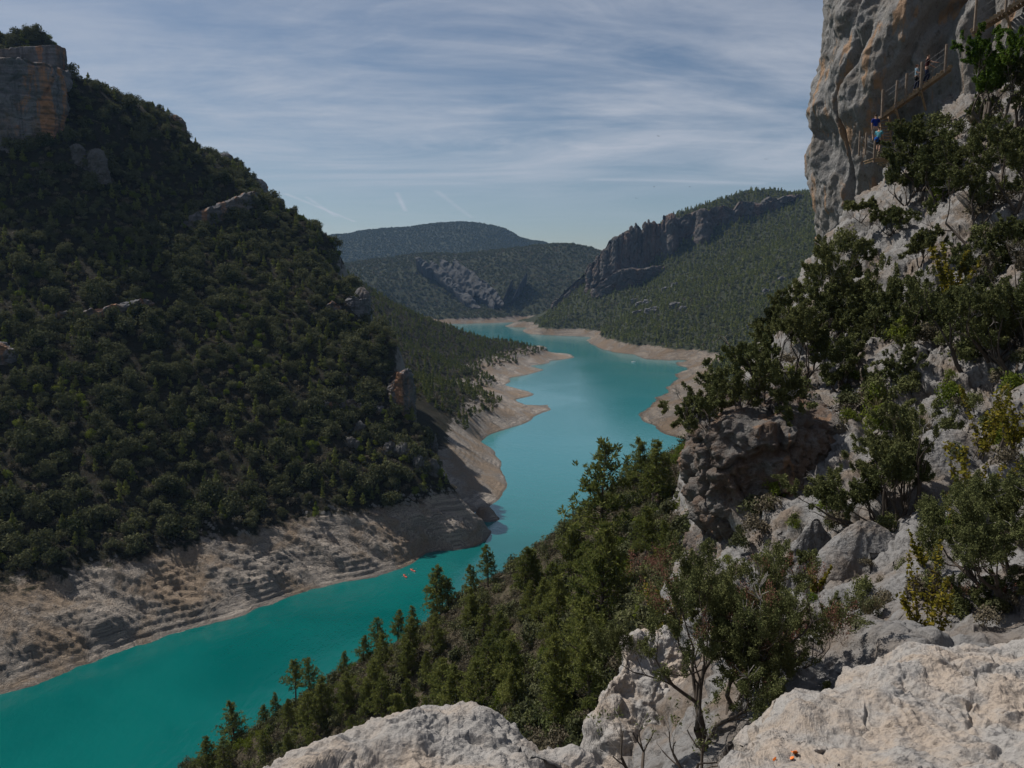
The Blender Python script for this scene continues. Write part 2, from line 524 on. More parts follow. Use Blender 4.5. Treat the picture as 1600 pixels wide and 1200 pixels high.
class Field:
    """a height field: radial interpolation of surveyed points plus fractal relief"""

    def __init__(self, pts, amp=2.0, size=30.0, octs=5, seed=1, c=6.0, zmin=-3.5, terrace=0.0, relief=None):
        p = np.array(pts, float)
        self.p, self.c, self.zmin = p, c, zmin
        self.amp, self.size, self.octs, self.seed, self.terrace, self.relief = amp, size, octs, seed, terrace, relief
        d = np.sqrt(((p[:, None, :2] - p[None, :, :2]) ** 2).sum(-1) + c * c)
        n = len(p)
        A = np.zeros((n + 3, n + 3))
        A[:n, :n] = d - np.eye(n) * 0.02 * c
        A[:n, n] = 1; A[:n, n + 1:] = p[:, :2]
        A[n, :n] = 1; A[n + 1:, :n] = p[:, :2].T
        self.w = np.linalg.solve(A, np.concatenate([p[:, 2], [0, 0, 0]]))

    def __call__(self, x, y):
        x = np.atleast_1d(np.asarray(x, float)).ravel(); y = np.atleast_1d(np.asarray(y, float)).ravel()
        z = np.empty(len(x)); n = len(self.p)
        for s in range(0, len(x), 20000):
            e = s + 20000
            d = np.sqrt((x[s:e, None] - self.p[None, :, 0]) ** 2 + (y[s:e, None] - self.p[None, :, 1]) ** 2 + self.c ** 2)
            z[s:e] = d @ self.w[:n] + self.w[n] + self.w[n + 1] * x[s:e] + self.w[n + 2] * y[s:e]
        q = np.stack([x / self.size, y / self.size, np.full(len(x), 0.37 + self.seed)], 1)
        damp = np.clip(0.30 + np.abs(z) / 30.0, 0.3, 1.0)
        z = z + self.amp * damp * (fbm(q, self.octs, self.seed, 0.52) * 1.6)
        if self.relief is not None:
            z = z + self.relief(x, y, z)
        if self.terrace:
            k = np.clip((22 - z) / 6, 0, 1) * self.terrace
            w = 1.5 + 0.7 * perlin(np.stack([x / 60, y / 60, 0 * x], 1), 5)
            k = k * np.clip(0.45 + 2.0 * perlin(np.stack([x / 18, y / 18, 0 * x], 1), 6), 0, 1)
            fr = z / w - np.floor(z / w)
            stp = np.clip((fr - 0.55) / 0.38, 0, 1); stp = stp * stp * (3 - 2 * stp)
            z = z + k * w * 0.5 * (stp - fr)
        return np.maximum(z, self.zmin)

    def hit(self, px, py, y0, y1, n=1500):
        """first point of the field seen in the direction of a photo pixel"""
        Y = np.linspace(y0, y1, n)
        a, b = (px - 800) / F, (600 - py) / F
        s = Y / (CT + b * ST)
        x = a * s; z = CAMZ + (-ST + b * CT) * s
        h = self(x, Y)
        k = np.nonzero(h > z)[0]
        if not len(k):
            return None
        k = k[0]
        return (x[k], Y[k], h[k])

    def fan(self, name, px0, px1, nx, y0, y1, ny, mat, geo=False, Y=None):
        t = np.linspace(0, 1, ny)
        if Y is None: Y = y0 * (y1 / y0) ** t if geo else y0 + (y1 - y0) * t
        ny = len(Y)
        X = (np.linspace(px0, px1, nx)[None, :] - 800) / F * Y[:, None]
        YY = np.repeat(Y[:, None], nx, 1)
        Z = self(X, YY)
        V = np.stack([X.ravel(), YY.ravel(), Z], 1)
        o = obj(name, mesh_np(name, V, grid_faces(ny, nx), mat))
        return o

    def rect(self, name, x0, x1, nx, y0, y1, ny, mat):
        X, Y = np.meshgrid(np.linspace(x0, x1, nx), np.linspace(y0, y1, ny))
        V = np.stack([X.ravel(), Y.ravel(), self(X, Y)], 1)
        return obj(name, mesh_np(name, V, grid_faces(ny, nx), mat))


def under(pts, dx, dy, z=-6.0):
    return [(x + dx, y + dy, z) for x, y, _ in pts]


def behind(pts, k, dz):
    return [(x * k, y * k, z + dz) for x, y, z in pts]


# water: one sheet
wx = np.array([[-3300, -45, 0], [3300, -45, 0], [3300, 5400, 0], [-3300, 5400, 0]], float)
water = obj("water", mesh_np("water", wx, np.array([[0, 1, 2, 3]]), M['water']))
tag(water, kind='structure')

# --- the left mountain
sh = [W(*q) for q in ((-220, 1140), (-100, 1110), (0, 1085), (60, 1068), (125, 1045), (215, 1005), (300, 980), (380, 958), (450, 932), (560, 903), (625, 887), (655, 870), (672, 862), (720, 822), (752, 803))]
L1 = sh + under(sh, 17, -15)
L1 += [P(*q) for q in ((-220, 960, 200), (-100, 930, 206), (0, 915, 214), (60, 905, 219), (150, 892, 229), (215, 870, 238), (300, 852, 252), (380, 838, 262), (450, 820, 275), (560, 785, 291), (625, 760, 302), (655, 745, 306), (680, 770, 306))]
L1 += [P(*q) for q in (
    (-220, 600, 275), (0, 570, 290), (130, 570, 300), (250, 600, 305), (350, 620, 312), (450, 620, 322), (550, 640, 328), (620, 680, 326),
    (-220, 400, 330), (0, 400, 340), (130, 400, 350), (250, 420, 365), (350, 440, 375), (450, 460, 385), (520, 480, 392), (560, 540, 375), (600, 600, 350),
    (-220, 235, 378), (0, 245, 385), (100, 225, 393), (160, 260, 402), (250, 290, 415), (330, 330, 425), (400, 360, 432), (450, 400, 430), (500, 430, 425), (540, 460, 412), (575, 530, 385),
    (-220, 150, 415), (0, 130, 425), (100, 130, 432),
    (-220, 80, 470), (0, 75, 470), (90, 75, 470))]
sky1 = [P(*q) for q in ((140, 136, 425), (200, 163, 450), (270, 190, 466), (288, 222, 470), (350, 250, 490), (402, 300, 500), (414, 350, 500), (450, 380, 512), (505, 410, 496), (545, 434, 468), (568, 470, 430), (582, 516, 405), (614, 548, 380), (636, 580, 365), (645, 645, 345), (668, 695, 330), (690, 745, 318), (722, 784, 312))]
L1 += sky1 + behind(sky1, 1.10, -38) + behind(sky1[2:-4], 1.30, -105) + behind(sky1[-4:], 1.2, -60)
L1 += [(-260, 560, 150), (-330, 620, 180), (-480, 560, 240), (-420, 480, 232)]


def bank_ribs(x, y, z):
    """ribs and gullies of rock across the bare bank, and lumps in the slope above"""
    k = np.clip((24 - z) / 6, 0, 1) * np.clip(z / 3, 0.15, 1)
    u = x * 0.67 + y * 0.74
    r = ridged(np.stack([(u + 1.2 * z) / 30, (x * -0.74 + y * 0.67) / 80, z / 60], 1), 6, 12, 0.52)
    d1, e, v = worley(np.stack([x, y, z], 1) / 7.0, 13)
    r2 = ridged(np.stack([(u + 0.5 * z) / 7, (x * -0.74 + y * 0.67) / 24, z / 14], 1), 4, 15, 0.55)
    d2, e2, v2 = worley(np.stack([x, y, z * 1.6], 1) / 2.6, 16)
    return k * (4.8 * (r - 1.0) + 1.1 * (r2 - 1.0) + 0.8 * (v - 0.4) * np.clip(e * 4, 0, 1) + 0.30 * (v2 - 0.5) * np.clip(e2 * 4, 0, 1)) 


fL1 = Field(L1, amp=3.2, size=34, octs=6, seed=3, c=5, terrace=0.9, relief=bank_ribs)
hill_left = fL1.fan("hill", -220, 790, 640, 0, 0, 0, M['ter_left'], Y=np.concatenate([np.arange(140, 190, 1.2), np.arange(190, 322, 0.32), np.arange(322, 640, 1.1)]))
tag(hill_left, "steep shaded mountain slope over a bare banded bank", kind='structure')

# --- the low wooded headland behind it
sh2 = [W(*q) for q in ((790, 757), (783, 735), (775, 710), (752, 690), (765, 680), (800, 668), (838, 652), (862, 640), (858, 630), (820, 632), (800, 625), (788, 605), (800, 590), (836, 582), (826, 572), (860, 564), (892, 560), (880, 553), (850, 545), (800, 528))]
L2 = sh2 + [(-30, 320, -4), (10, 330, -8), (15, 420, -8), (10, 470, -6), (60, 580, -8), (80, 700, -8), (45, 800, -6), (90, 900, -7), (120, 1060, -7), (60, 1300, -6), (0, 1400, -6)]
L2 += [P(*q) for q in ((700, 765, 352), (735, 740, 385), (690, 690, 410), (740, 715, 412), (690, 640, 480), (720, 650, 500), (735, 606, 640), (770, 640, 560), (760, 590, 720), (800, 562, 905), (835, 552, 1010), (700, 600, 620), (650, 590, 640), (600, 560, 650), (650, 540, 780), (700, 545, 850), (750, 545, 940), (600, 500, 800), (550, 500, 700), (500, 450, 800))]
sky2 = [P(*q) for q in ((450, 360, 900), (560, 440, 920), (600, 466, 940), (650, 492, 965), (700, 508, 990), (750, 528, 1010), (800, 533, 1040), (845, 544, 1055), (868, 553, 1060))]
L2 += sky2 + behind(sky2, 1.12, -40) + [(-300, 500, 120), (-200, 420, 60), (-150, 500, 70), (-300, 1100, 30), (-500, 1000, 130), (-200, 1300, -6)]
fL2 = Field(L2, amp=2.6, size=45, octs=6, seed=9, c=8, terrace=0.7)
o = fL2.fan("hill", 420, 930, 300, 300, 1350, 380, M['ter_left'], geo=True)
tag(o, "low wooded headland with bare shelving shore", kind='structure')

# --- the right-hand mountain with its cliffs, and the right bank
sh3 = [W(*q) for q in ((806, 508), (818, 516), (840, 523), (880, 525), (922, 527), (932, 540), (960, 549), (990, 554), (1010, 560), (1040, 563), (1075, 563), (1072, 577), (1062, 592), (1040, 612), (1010, 630), (996, 645), (1003, 658), (1030, 676))]
R1 = sh3 + [(20, 1750, -6), (60, 1500, -7), (110, 1350, -7), (120, 1150, -8), (130, 1000, -8), (120, 850, -8), (80, 650, -8), (80, 560, -8), (90, 480, -6), (150, 440, -4), (-100, 1950, -4)]
R1 += [P(*q) for q in ((815, 500, 1800), (850, 511, 1540), (905, 515, 1510), (950, 522, 1330), (1000, 531, 1150), (1060, 538, 1090), (1112, 545, 1020),
                       (1100, 600, 700), (1060, 640, 585), (1120, 585, 760), (1150, 560, 800), (1150, 640, 560), (1200, 620, 560),
                       (860, 497, 1650), (900, 490, 1560), (950, 480, 1500), (1000, 490, 1300), (1050, 500, 1200), (1120, 500, 1120), (1200, 480, 1080), (1280, 460, 1000), (1280, 540, 800),
                       (950, 455, 1560), (1010, 440, 1530), (1060, 420, 1510), (1130, 393, 1500), (1180, 368, 1510), (1230, 338, 1520), (1290, 310, 1520),
                       (1050, 455, 1380), (1150, 430, 1300), (1250, 400, 1220), (1330, 370, 1200), (1400, 320, 1250), (1400, 500, 800), (1450, 420, 900), (1500, 560, 500))]
sky3 = [P(*q) for q in ((830, 502, 1900), (870, 478, 1800), (905, 440, 1750), (940, 410, 1700), (960, 393, 1680), (1000, 378, 1650), (1030, 366, 1640), (1040, 350, 1640), (1090, 328, 1640), (1150, 309, 1640), (1205, 298, 1640), (1250, 304, 1640), (1300, 300, 1640), (1400, 270, 1640), (1550, 290, 1640))]
R1 += sky3 + behind(sky3, 1.15, -60) + [(900, 1200, 260), (900, 800, 180), (700, 500, 120)]
fR1 = Field(R1, amp=7.0, size=90, octs=6, seed=21, c=10, terrace=0.7)
o = fR1.fan("hill", 770, 1620, 430, 430, 2100, 420, M['ter_far'], geo=True)
tag(o, "broad wooded mountainside right of the lake", kind='structure')

# --- the middle hill and the far blue ridge
M1 = [W(*q) for q in ((640, 502), (700, 503), (750, 505), (790, 506), (820, 501))]
M1 += [(x, y - 120, -6) for x, y, z in M1]
M1 += [P(*q) for q in ((500, 480, 1800), (600, 485, 1900), (700, 490, 2000), (760, 488, 2050), (830, 490, 2100), (950, 470, 2200), (600, 440, 2200), (700, 440, 2250), (760, 450, 2250), (820, 435, 2300), (880, 430, 2350), (1000, 430, 2400), (640, 415, 2400), (850, 400, 2450))]
skm = [P(*q) for q in ((380, 420, 2500), (500, 420, 2500), (560, 409, 2500), (640, 401, 2500), (680, 402, 2500), (720, 397, 2550), (780, 390, 2600), (850, 385, 2600), (900, 384, 2600), (925, 389, 2600), (950, 396, 2600), (1050, 420, 2600), (1200, 420, 2600))]
M1 += skm + behind(skm, 1.2, -80)
fM1 = Field(M1, amp=9, size=170, octs=6, seed=33, c=14)
o = fM1.fan("hill", 350, 1250, 300, 1700, 3300, 220, M['ter_far'])
tag(o, "middle wooded hill closing the valley", kind='structure')

skf = [P(*q) for q in ((200, 400, 4300), (400, 385, 4300), (500, 372, 4300), (520, 367, 4300), (560, 361, 4300), (610, 356, 4350), (650, 354, 4350), (690, 350, 4350), (720, 348, 4350), (760, 351, 4300), (785, 356, 4250), (800, 367, 4200), (815, 371, 4300), (850, 377, 4400), (880, 392, 4400), (1000, 405, 4400), (1300, 400, 4400))]
FR = skf + behind(skf, 1.15, -140) + [(x * 0.82, y * 0.82, 40 + 30 * math.sin(x * 0.01)) for x, y, z in skf] + [(x * 0.91, y * 0.91, (z + 40) * 0.56) for x, y, z in skf]
fFR = Field(FR, amp=12, size=260, octs=6, seed=41, c=20)
o = fFR.fan("hill", 150, 1350, 320, 3300, 5200, 160, M['ter_far'])
tag(o, "long far ridge on the horizon", kind='structure')

# --- the near wooded slope below the camera
edge = [P(*q) for q in ((120, 1330, 132), (280, 1212, 128), (400, 1135, 122), (480, 1092, 120), (560, 1046, 118), (640, 992, 115), (700, 950, 112), (760, 915, 110), (840, 875, 105), (900, 832, 100), (960, 785, 100), (1020, 750, 100), (1080, 700, 105), (1150, 650, 115), (1250, 600, 120))]
N1 = list(edge)
for (px, py, d), (x, y, z) in zip([proj(e) for e in edge], edge):
    w = W(px, max(py, 640))
    k = (y + (w[1] - y) * 0.62) / y
    N1.append((x * k, y * k, -4.0))
    k2 = (y + (w[1] - y) * 0.22) / y
    N1.append((x * k2, y * k2, z * 0.52))
    k3 = (y + (w[1] - y) * 0.8) / y
    N1.append((x * k3, y * k3, -8.0))
N1 += [P(*q) for q in ((300, 1330, 108), (500, 1180, 100), (640, 1100, 96), (760, 1030, 92), (850, 960, 88), (930, 900, 84), (1000, 850, 80), (1060, 830, 76), (1100, 780, 85), (1150, 740, 90),
                       (1060, 900, 62), (1000, 950, 64), (920, 1050, 62), (850, 1120, 62), (720, 1150, 74), (640, 1230, 70), (500, 1330, 75), (300, 1500, 85), (1120, 900, 50), (1200, 800, 60), (1250, 650, 90))]
N1 += [(10, 40, 74), (-5, 40, 68), (-30, 50, 52), (20, 45, 80), (-60, 80, 25), (-80, 60, -2), (40, 70, 88), (40, 100, 90), (-10, 25, 70), (15, 28, 78), (-75, 110, 0), (-50, 30, 30), (60, 120, 95), (80, 250, 20), (110, 160, 90), (100, 80, 120)]
fN = Field(N1, amp=1.3, size=16, octs=5, seed=51, c=3)
o = fN.rect("hill", -100, 110, 330, 24, 330, 400, M['ter_near'])
tag(o, "near sunlit slope covered with scrub", kind='structure')


# --- the rocky slope on the right, beside the camera
def rock_relief(q, st):
    """broken limestone: blocks, cracks and small ledges, in metres along the surface normal"""
    w = q + 0.35 * np.stack([perlin(q / 1.7, 31), perlin(q / 1.7, 32), perlin(q / 1.7, 33)], 1)
    d1, e, v = worley(w * np.array([1, 1, 1.5]) / 2.3, 4)
    d2, eb, vb = worley(w * np.array([1, 1, 1.4]) / 0.75 + 5, 8)
    d3, ec, vc = worley(w / 0.27 + 9, 10)
    return st * (0.85 * (v - 0.5) * np.clip(e * 6, 0, 1) - 0.30 * np.clip(1 - e * 9, 0, 1) + 0.26 * (vb - 0.5) * np.clip(eb * 6, 0, 1) - 0.12 * np.clip(1 - eb * 8, 0, 1)
                 + 0.07 * (vc - 0.5) * np.clip(ec * 5, 0, 1) + 0.75 * fbm(q / 2.6, 7, 6, 0.52) - 0.12)


K1 = [P(*q) for q in (
    (1290, 392, 60), (1225, 490, 52), (1192, 550, 46), (1172, 610, 40), (1185, 660, 33), (1280, 612, 34), (1240, 560, 40), (1290, 480, 48),
    (1120, 900, 26), (1200, 915, 24), (1250, 920, 21), (1250, 830, 24), (1290, 765, 26), (1340, 720, 27), (1400, 695, 27), (1500, 630, 28), (1590, 610, 26),
    (1400, 900, 17), (1500, 800, 18), (1590, 900, 12), (1300, 985, 14), (1150, 1010, 13), (1400, 1000, 11.5), (1590, 1005, 9.6), (1500, 700, 22),
    (1100, 1110, 10.5), (1100, 1200, 9), (1200, 1130, 9), (1030, 1210, 11), (1150, 940, 20),
    (1330, 335, 54), (1400, 275, 53), (1450, 215, 52), (1550, 165, 49), (1600, 110, 48), (1400, 400, 45), (1500, 400, 38), (1590, 400, 33), (1590, 250, 40), (1500, 300, 45), (1450, 500, 36), (1590, 520, 28), (1350, 450, 46),
    (1750, 60, 47), (1750, 200, 38), (1750, 500, 24), (1750, 800, 12), (1750, 1000, 8), (1900, 400, 30), (1900, 0, 45), (1900, 800, 10))]
kedge = [P(*q) for q in ((1290, 392, 60), (1225, 490, 52), (1192, 550, 46), (1172, 610, 40), (1130, 760, 33), (1085, 900, 28), (1062, 965, 21), (1010, 1060, 15.5), (960, 1130, 14))]
for x, y, z in kedge:
    dx, dy = -0.93, 0.36
    K1 += [(x + dx * 1.6, y + dy * 1.6, z - 4.5), (x + dx * 5, y + dy * 5, z - 16), (x + dx * 11, y + dy * 11, z - 34)]
K1 += [(-3, 9.5, 92.0), (-6, 12, 84), (24, 72, 96), (34, 75, 112), (45, 70, 125), (45, 50, 118), (40, 30, 108), (25, 12, 100), (14, 4, 97), (5, 3.5, 95.5), (1, 4, 94), (-4, 8, 88), (30, 85, 100), (-3, -7, 96), (6, -7, 97), (22, -7, 104), (0, 0, 96)]
fK = Field(K1, amp=0.55, size=4.0, octs=6, seed=61, c=1.5, zmin=40)
tN, yN = 900, np.geomspace(4.0, 86, 800)
pxs = np.linspace(640, 1830, tN)
XX = (pxs[None, :] - 800) / F * yN[:, None]
YY = np.repeat(yN[:, None], tN, 1)
ZZ = fK(XX, YY)
VK = np.stack([XX, YY, ZZ.reshape(XX.shape)], -1)
nK = np.cross(np.gradient(VK, axis=1), np.gradient(VK, axis=0)); nK /= np.linalg.norm(nK, axis=-1, keepdims=True) + 1e-9
VK = VK.reshape(-1, 3); nK = nK.reshape(-1, 3)
VK = VK + nK * rock_relief(VK, np.clip(VK[:, 1] / 26, 0.3, 1.0))[:, None]
o = obj("rocky_slope", mesh_np("rocky_slope", VK, grid_faces(len(yN), tN), M['soilrock']))
tag(o, "grey limestone slope rising beside the path", kind='structure')


# the ledge the camera stands over
gx, gy = np.meshgrid(np.linspace(-5, 24, 200), np.linspace(-8, 9, 130))
gv = np.stack([gx.ravel(), gy.ravel(), fK(gx, gy) - 0.35], 1)
gv[:, 2] += 0.25 * fbm(gv / 1.1, 5, 3)
tag(obj("ground", mesh_np("ground", gv, grid_faces(130, 200), M['soilrock'])), kind='structure')


# ------------------------------------------------------------------ rock masses
def chaikin(p, n=2):
    p = np.array(p, float)
    for _ in range(n):
        q = np.roll(p, -1, 0)
        p = np.stack([p * 0.75 + q * 0.25, p * 0.25 + q * 0.75], 1).reshape(-1, 2)
    return p


def rock_mass(name, poly, z0, z1, mat, nu=160, nv=60, ncap=14, size=6.0, amp=1.0, seed=1, bulge=0.06, top_amp=0.0, crack=1.0, dome=0.1, smooth=2, profile=None, parent=None, ztop=None, zbot=None, axis=None, vert=0.8):
    """a closed body of rock standing on plan outline POLY (counter-clockwise) from z0 up to z1"""
    p = chaikin(poly, smooth)
    seg = np.linalg.norm(np.roll(p, -1, 0) - p, axis=1)
    cum = np.concatenate([[0], np.cumsum(seg)])
    u = np.linspace(0, cum[-1], nu, endpoint=False)
    pc = np.vstack([p, p[:1]])
    x = np.interp(u, cum, pc[:, 0]); y = np.interp(u, cum, pc[:, 1])
    t = np.roll(np.stack([x, y], 1), -2, 0) - np.roll(np.stack([x, y], 1), 2, 0)
    nrm = np.stack([t[:, 1], -t[:, 0]], 1)
    nrm /= np.linalg.norm(nrm, axis=1)[:, None] + 1e-9
    H = z1 - z0
    ce = np.array([x.mean(), y.mean()])
    rad = np.sqrt(((np.stack([x, y], 1) - ce) ** 2).sum(1)).mean()
    top = z1 + top_amp * (fbm(np.stack([x / size * 0.6, y / size * 0.6, np.full(nu, seed * 1.7)], 1), 4, seed) * 2)
    if ztop is not None:
        top = top - z1 + ztop(x, y)
        z1 = ztop(x, y)
        H = max(z1.max() - z0, 1) if zbot is None else 8.0
    zb = z0 if zbot is None else zbot(x, y)
    V = []
    for k in range(nv):
        s = k / (nv - 1)
        pr = profile(s) if profile else 1 + bulge * math.sin(math.pi * s) - 0.10 * max(0, s - 0.85) / 0.15
        V.append(np.stack([ce[0] + (x - ce[0]) * pr, ce[1] + (y - ce[1]) * pr, zb + (top - zb) * s], 1))
    pr = profile(1.0) if profile else 0.90
    for k in range(1, ncap + 1):
        s = 1 - k / ncap
        zc = top + (z1 - top) * (1 - s) + dome * H * (1 - s * s)
        if axis is not None:
            ax = np.stack([np.interp(np.linspace(0, 1, 400), np.linspace(0, 1, len(axis)), np.array(axis)[:, j]) for j in (0, 1)], 1)
            near = ax[((x[:, None] - ax[None, :, 0]) ** 2 + (y[:, None] - ax[None, :, 1]) ** 2).argmin(1)]
            V.append(np.stack([near[:, 0] + (x - near[:, 0]) * s, near[:, 1] + (y - near[:, 1]) * s, zc], 1))
            continue
        V.append(np.stack([ce[0] + (x - ce[0]) * pr * s, ce[1] + (y - ce[1]) * pr * s, zc], 1))
    V = np.array(V)
    nr = V.shape[0]
    Q = V.reshape(-1, 3)
    q = Q / size
    d1, e1, v1 = worley(q * np.array([1, 1, vert]) + 0.35 * perlin(q * 1.3, 3)[:, None], seed)
    d2, e2, v2 = worley(q * 2.7 + 0.3 * perlin(q * 3, 4)[:, None], seed + 3)
    disp = 1.3 * fbm(q * 0.7, 5, seed + 5, 0.55)
    disp = disp + crack * (0.75 * (v1 - 0.5) * np.clip(e1 * 5, 0, 1) - 0.55 * np.clip(1 - e1 * 9, 0, 1) + 0.32 * (v2 - 0.5) * np.clip(e2 * 5, 0, 1))
    if vert < 0.6:
        for sd_, sc_ in ((41, (0.30, 0.30, 0.10)), (42, (0.55, 0.55, 0.30)), (43, (0.9, 0.9, 0.22))):
            pl = perlin(q * np.array(sc_) + 0.12 * perlin(q * 1.5, 6)[:, None], sd_)
            disp = disp - 0.75 * np.clip(1 - np.abs(pl) * 22, 0, 1) + 0.5 * np.sign(pl) * np.clip(np.abs(pl) * 14, 0, 1) * 0.35
    disp = disp + (0.34 if vert > 0.6 else 0.46) * ridged(q * 2.6 * np.array([1, 1, vert]), 5, seed + 11, 0.58) - 0.3
    d3, e3, v3 = worley(q * np.array([6.5, 6.5, 5 * vert]) + 0.3 * perlin(q * 6, 5)[:, None], seed + 7)
    disp = disp + crack * (0.16 * (v3 - 0.5) * np.clip(e3 * 5, 0, 1) - 0.10 * np.clip(1 - e3 * 8, 0, 1))
    vn = np.zeros_like(V)
    vn[:nv, :, 0] = nrm[None, :, 0]; vn[:nv, :, 1] = nrm[None, :, 1]
    capw = np.linspace(0.3, 1, ncap)[:, None]
    vn[nv:, :, 2] = capw
    vn[nv:, :, :2] = nrm[None] * (1 - capw[..., None])
    vn[nv - 3:nv, :, 2] += 0.35
    fade = np.ones(nr); fade[nv:] = np.linspace(1, 0.5, ncap)
    Q = Q + vn.reshape(-1, 3) * (amp * disp * np.repeat(fade, nu))[:, None]
    if axis is None: Q[-nu:] = Q[-nu:].mean(0)
    return obj(name, mesh_np(name, Q, grid_faces(nr, nu, True), mat), parent)


def wall_poly(pts, thick):
    """plan outline of a cliff whose face runs through PTS (photo column, Y), with THICK metres of rock behind it"""
    f = [((px - 800) / F * Y, Y) for px, Y in pts]
    b = [(x * (1 + thick / y), y + thick) for x, y in f][::-1]
    poly = f + b
    a = sum(poly[i][0] * poly[(i + 1) % len(poly)][1] - poly[(i + 1) % len(poly)][0] * poly[i][1] for i in range(len(poly)))
    return poly if a > 0 else poly[::-1]


# the tall cliff at the right, beside the stairway
pol = [P(1272, 200, 66.0)[:2], P(1302, 200, 62.2)[:2], P(1372, 200, 58.9)[:2], P(1450, 200, 57)[:2], P(1540, 200, 53.5)[:2], P(1620, 200, 50)[:2], P(1800, 200, 44)[:2], (60, 50), (60, 95), (39, 95), (31, 78)]
pol = pol if True else pol[::-1]


def cliff_profile(s):
    return 1.0 - 0.075 * min(1.3, max(0, (0.48 - s) / 0.30)) ** 1.2 - 0.035 * max(0, (s - 0.55) / 0.2)


c0 = rock_mass("cliff", pol, 96, 134, M['cliff'], 1500, 330, 20, 7.5, 1.05, 5, vert=0.5, top_amp=1.0, profile=cliff_profile, dome=0.05, smooth=2, crack=0.75)
tag(c0, "tall grey limestone cliff with the stairway against its foot", kind='structure')

# the cliff on the crest of the left mountain
c1 = rock_mass("cliff", wall_poly(((-330, 388), (-150, 386), (0, 386), (60, 388), (108, 392), (126, 398), (128, 404)), 34), 150, P(60, 93, 392)[2], M['farcliff'], 520, 170, 16, 12, 2.3, 11, bulge=0.0, top_amp=2.2, profile=lambda s: 1.0, dome=0.02, smooth=1)
tag(c1, "grey and orange cliff crowning the shaded mountain", kind='structure')
c1b = rock_mass("cliff", wall_poly(((-60, 424), (70, 420), (112, 416), (128, 420), (131, 428)), 40), 175, P(112, 68, 420)[2] - 1.5, M['farcliff'], 240, 80, 14, 13, 1.4, 14, bulge=0.0, top_amp=1.0, profile=lambda s: 1.0 - 0.02 * s, dome=0.02, smooth=1)
tag(c1b, "upper step of the crest cliff with a scrub cap", kind='structure')
# smaller rock bands of the left mountain: (photo column, Y, top row, foot row) along each face
def curtain(label, pts, thick, mat, seed, size, amp, top_amp, nu=260, nv=70, lean=0.0, fit=None):
    if fit is not None:                                       # the face stands on the slope where its foot shows
        q_ = []
        for px_, Y_, t_, f_ in pts:
            h_ = fit.hit(px_, f_, 200, 560, 1400)
            q_.append((px_, h_[1] + 1.5 if h_ else Y_, t_ + (f_ - t_) * 0.25, f_))
        pts = q_
    px = [q[0] for q in pts]
    zt = [P(q[0], q[2], q[1])[2] for q in pts]; zf = [P(q[0], q[3], q[1])[2] for q in pts]
    col = lambda x, y: 800 + F * x / y
    c = rock_mass("cliff", wall_poly([(q[0], q[1]) for q in pts], thick), min(zf), max(zt), mat, nu, nv, 12, size, amp, seed, bulge=0.0, top_amp=top_amp,
                  profile=lambda s: 1.0 - lean * s, dome=0.02, smooth=1, ztop=lambda x, y: np.interp(col(x, y), px, zt), zbot=lambda x, y: np.interp(col(x, y), px, zf) - 4,
                  axis=[((q[0] - 800) / F * (q[1] + thick / 2), q[1] + thick / 2) for q in pts])
    return tag(c, label, kind='structure')


for lab, pts, thick, sd in (
        ("small cliff on the skyline spur", [(240, 466, 196, 205), (256, 462, 190, 215), (270, 460, 184, 220), (283, 463, 186, 222), (288, 472, 196, 222)], 12, 21),
        ("banded rock step below the skyline pines", [(285, 450, 356, 362), (310, 453, 330, 362), (345, 462, 312, 356), (380, 474, 298, 344), (402, 482, 290, 334), (411, 492, 292, 330)], 8, 22),
        ("orange cliff end above the headland", [(528, 404, 478, 494), (540, 398, 468, 505), (555, 396, 464, 512), (574, 400, 470, 510), (580, 410, 484, 510)], 6, 24),
        ("dim rock band across the shaded slope", [(55, 302, 498, 504), (90, 301, 488, 506), (130, 303, 482, 508), (180, 306, 470, 502), (225, 311, 462, 494), (245, 316, 466, 482)], 5, 25),
        ("brown cliff stub at the edge of the shaded slope", [(-80, 276, 520, 575), (-20, 279, 524, 574), (8, 281, 528, 574), (20, 285, 540, 570), (30, 290, 556, 566)], 5, 26),
        ("grey rock face on the spur's nose", [(606, 338, 600, 616), (622, 335, 584, 640), (634, 336, 578, 650), (641, 341, 584, 660), (646, 347, 610, 665)], 5, 27),
        ("low rock band under the trees of the spur", [(430, 321, 634, 642), (470, 323, 626, 642), (520, 325, 622, 642), (560, 327, 626, 646), (605, 331, 634, 648)], 4, 28),
        ("short rock rib high on the spur", [(505, 392, 480, 492), (520, 390, 468, 496), (532, 393, 476, 492)], 4, 29)):
    curtain(lab, pts, thick, M['farcliff'], sd, 2.6, 1.2, 1.5, fit=fL1 if sd in (22, 25, 26, 28, 29) else None)
# pale rocks low on the spur, and the rock buttress that meets the water
for (px, py, Y, w, h, sd) in ((630, 712, 312, 34, 36, 31), (655, 735, 309, 36, 46, 32), (606, 705, 312, 24, 22, 33), (548, 700, 309, 26, 26, 34), (680, 693, 326, 7, 22, 35), (520, 690, 312, 20, 24, 36), (676, 740, 310, 24, 44, 37), (150, 255, 392, 34, 40, 38), (120, 240, 392, 30, 26, 39), (560, 672, 318, 18, 20, 40)):
    b = P(px, py + h / 2, Y); r = w / 2 / F * Y; hh = h / F * Y
    ang = np.linspace(0, 2 * np.pi, 9)[:-1]
    c = rock_mass("cliff", [(b[0] + r * math.cos(a) * random.Random(sd + i).uniform(0.8, 1.15), b[1] + 2 + r * 0.8 * math.sin(a)) for i, a in enumerate(ang)], b[2] - 4, b[2] + hh * 0.75, M['palerock'], 160, 70, 14, 2.6, 1.0, sd, 0.02, 1.2, dome=0.25, vert=0.6, profile=lambda s: 1.15 - 0.35 * s)
    tag(c, "pale rock standing out of the scrub", kind='structure')
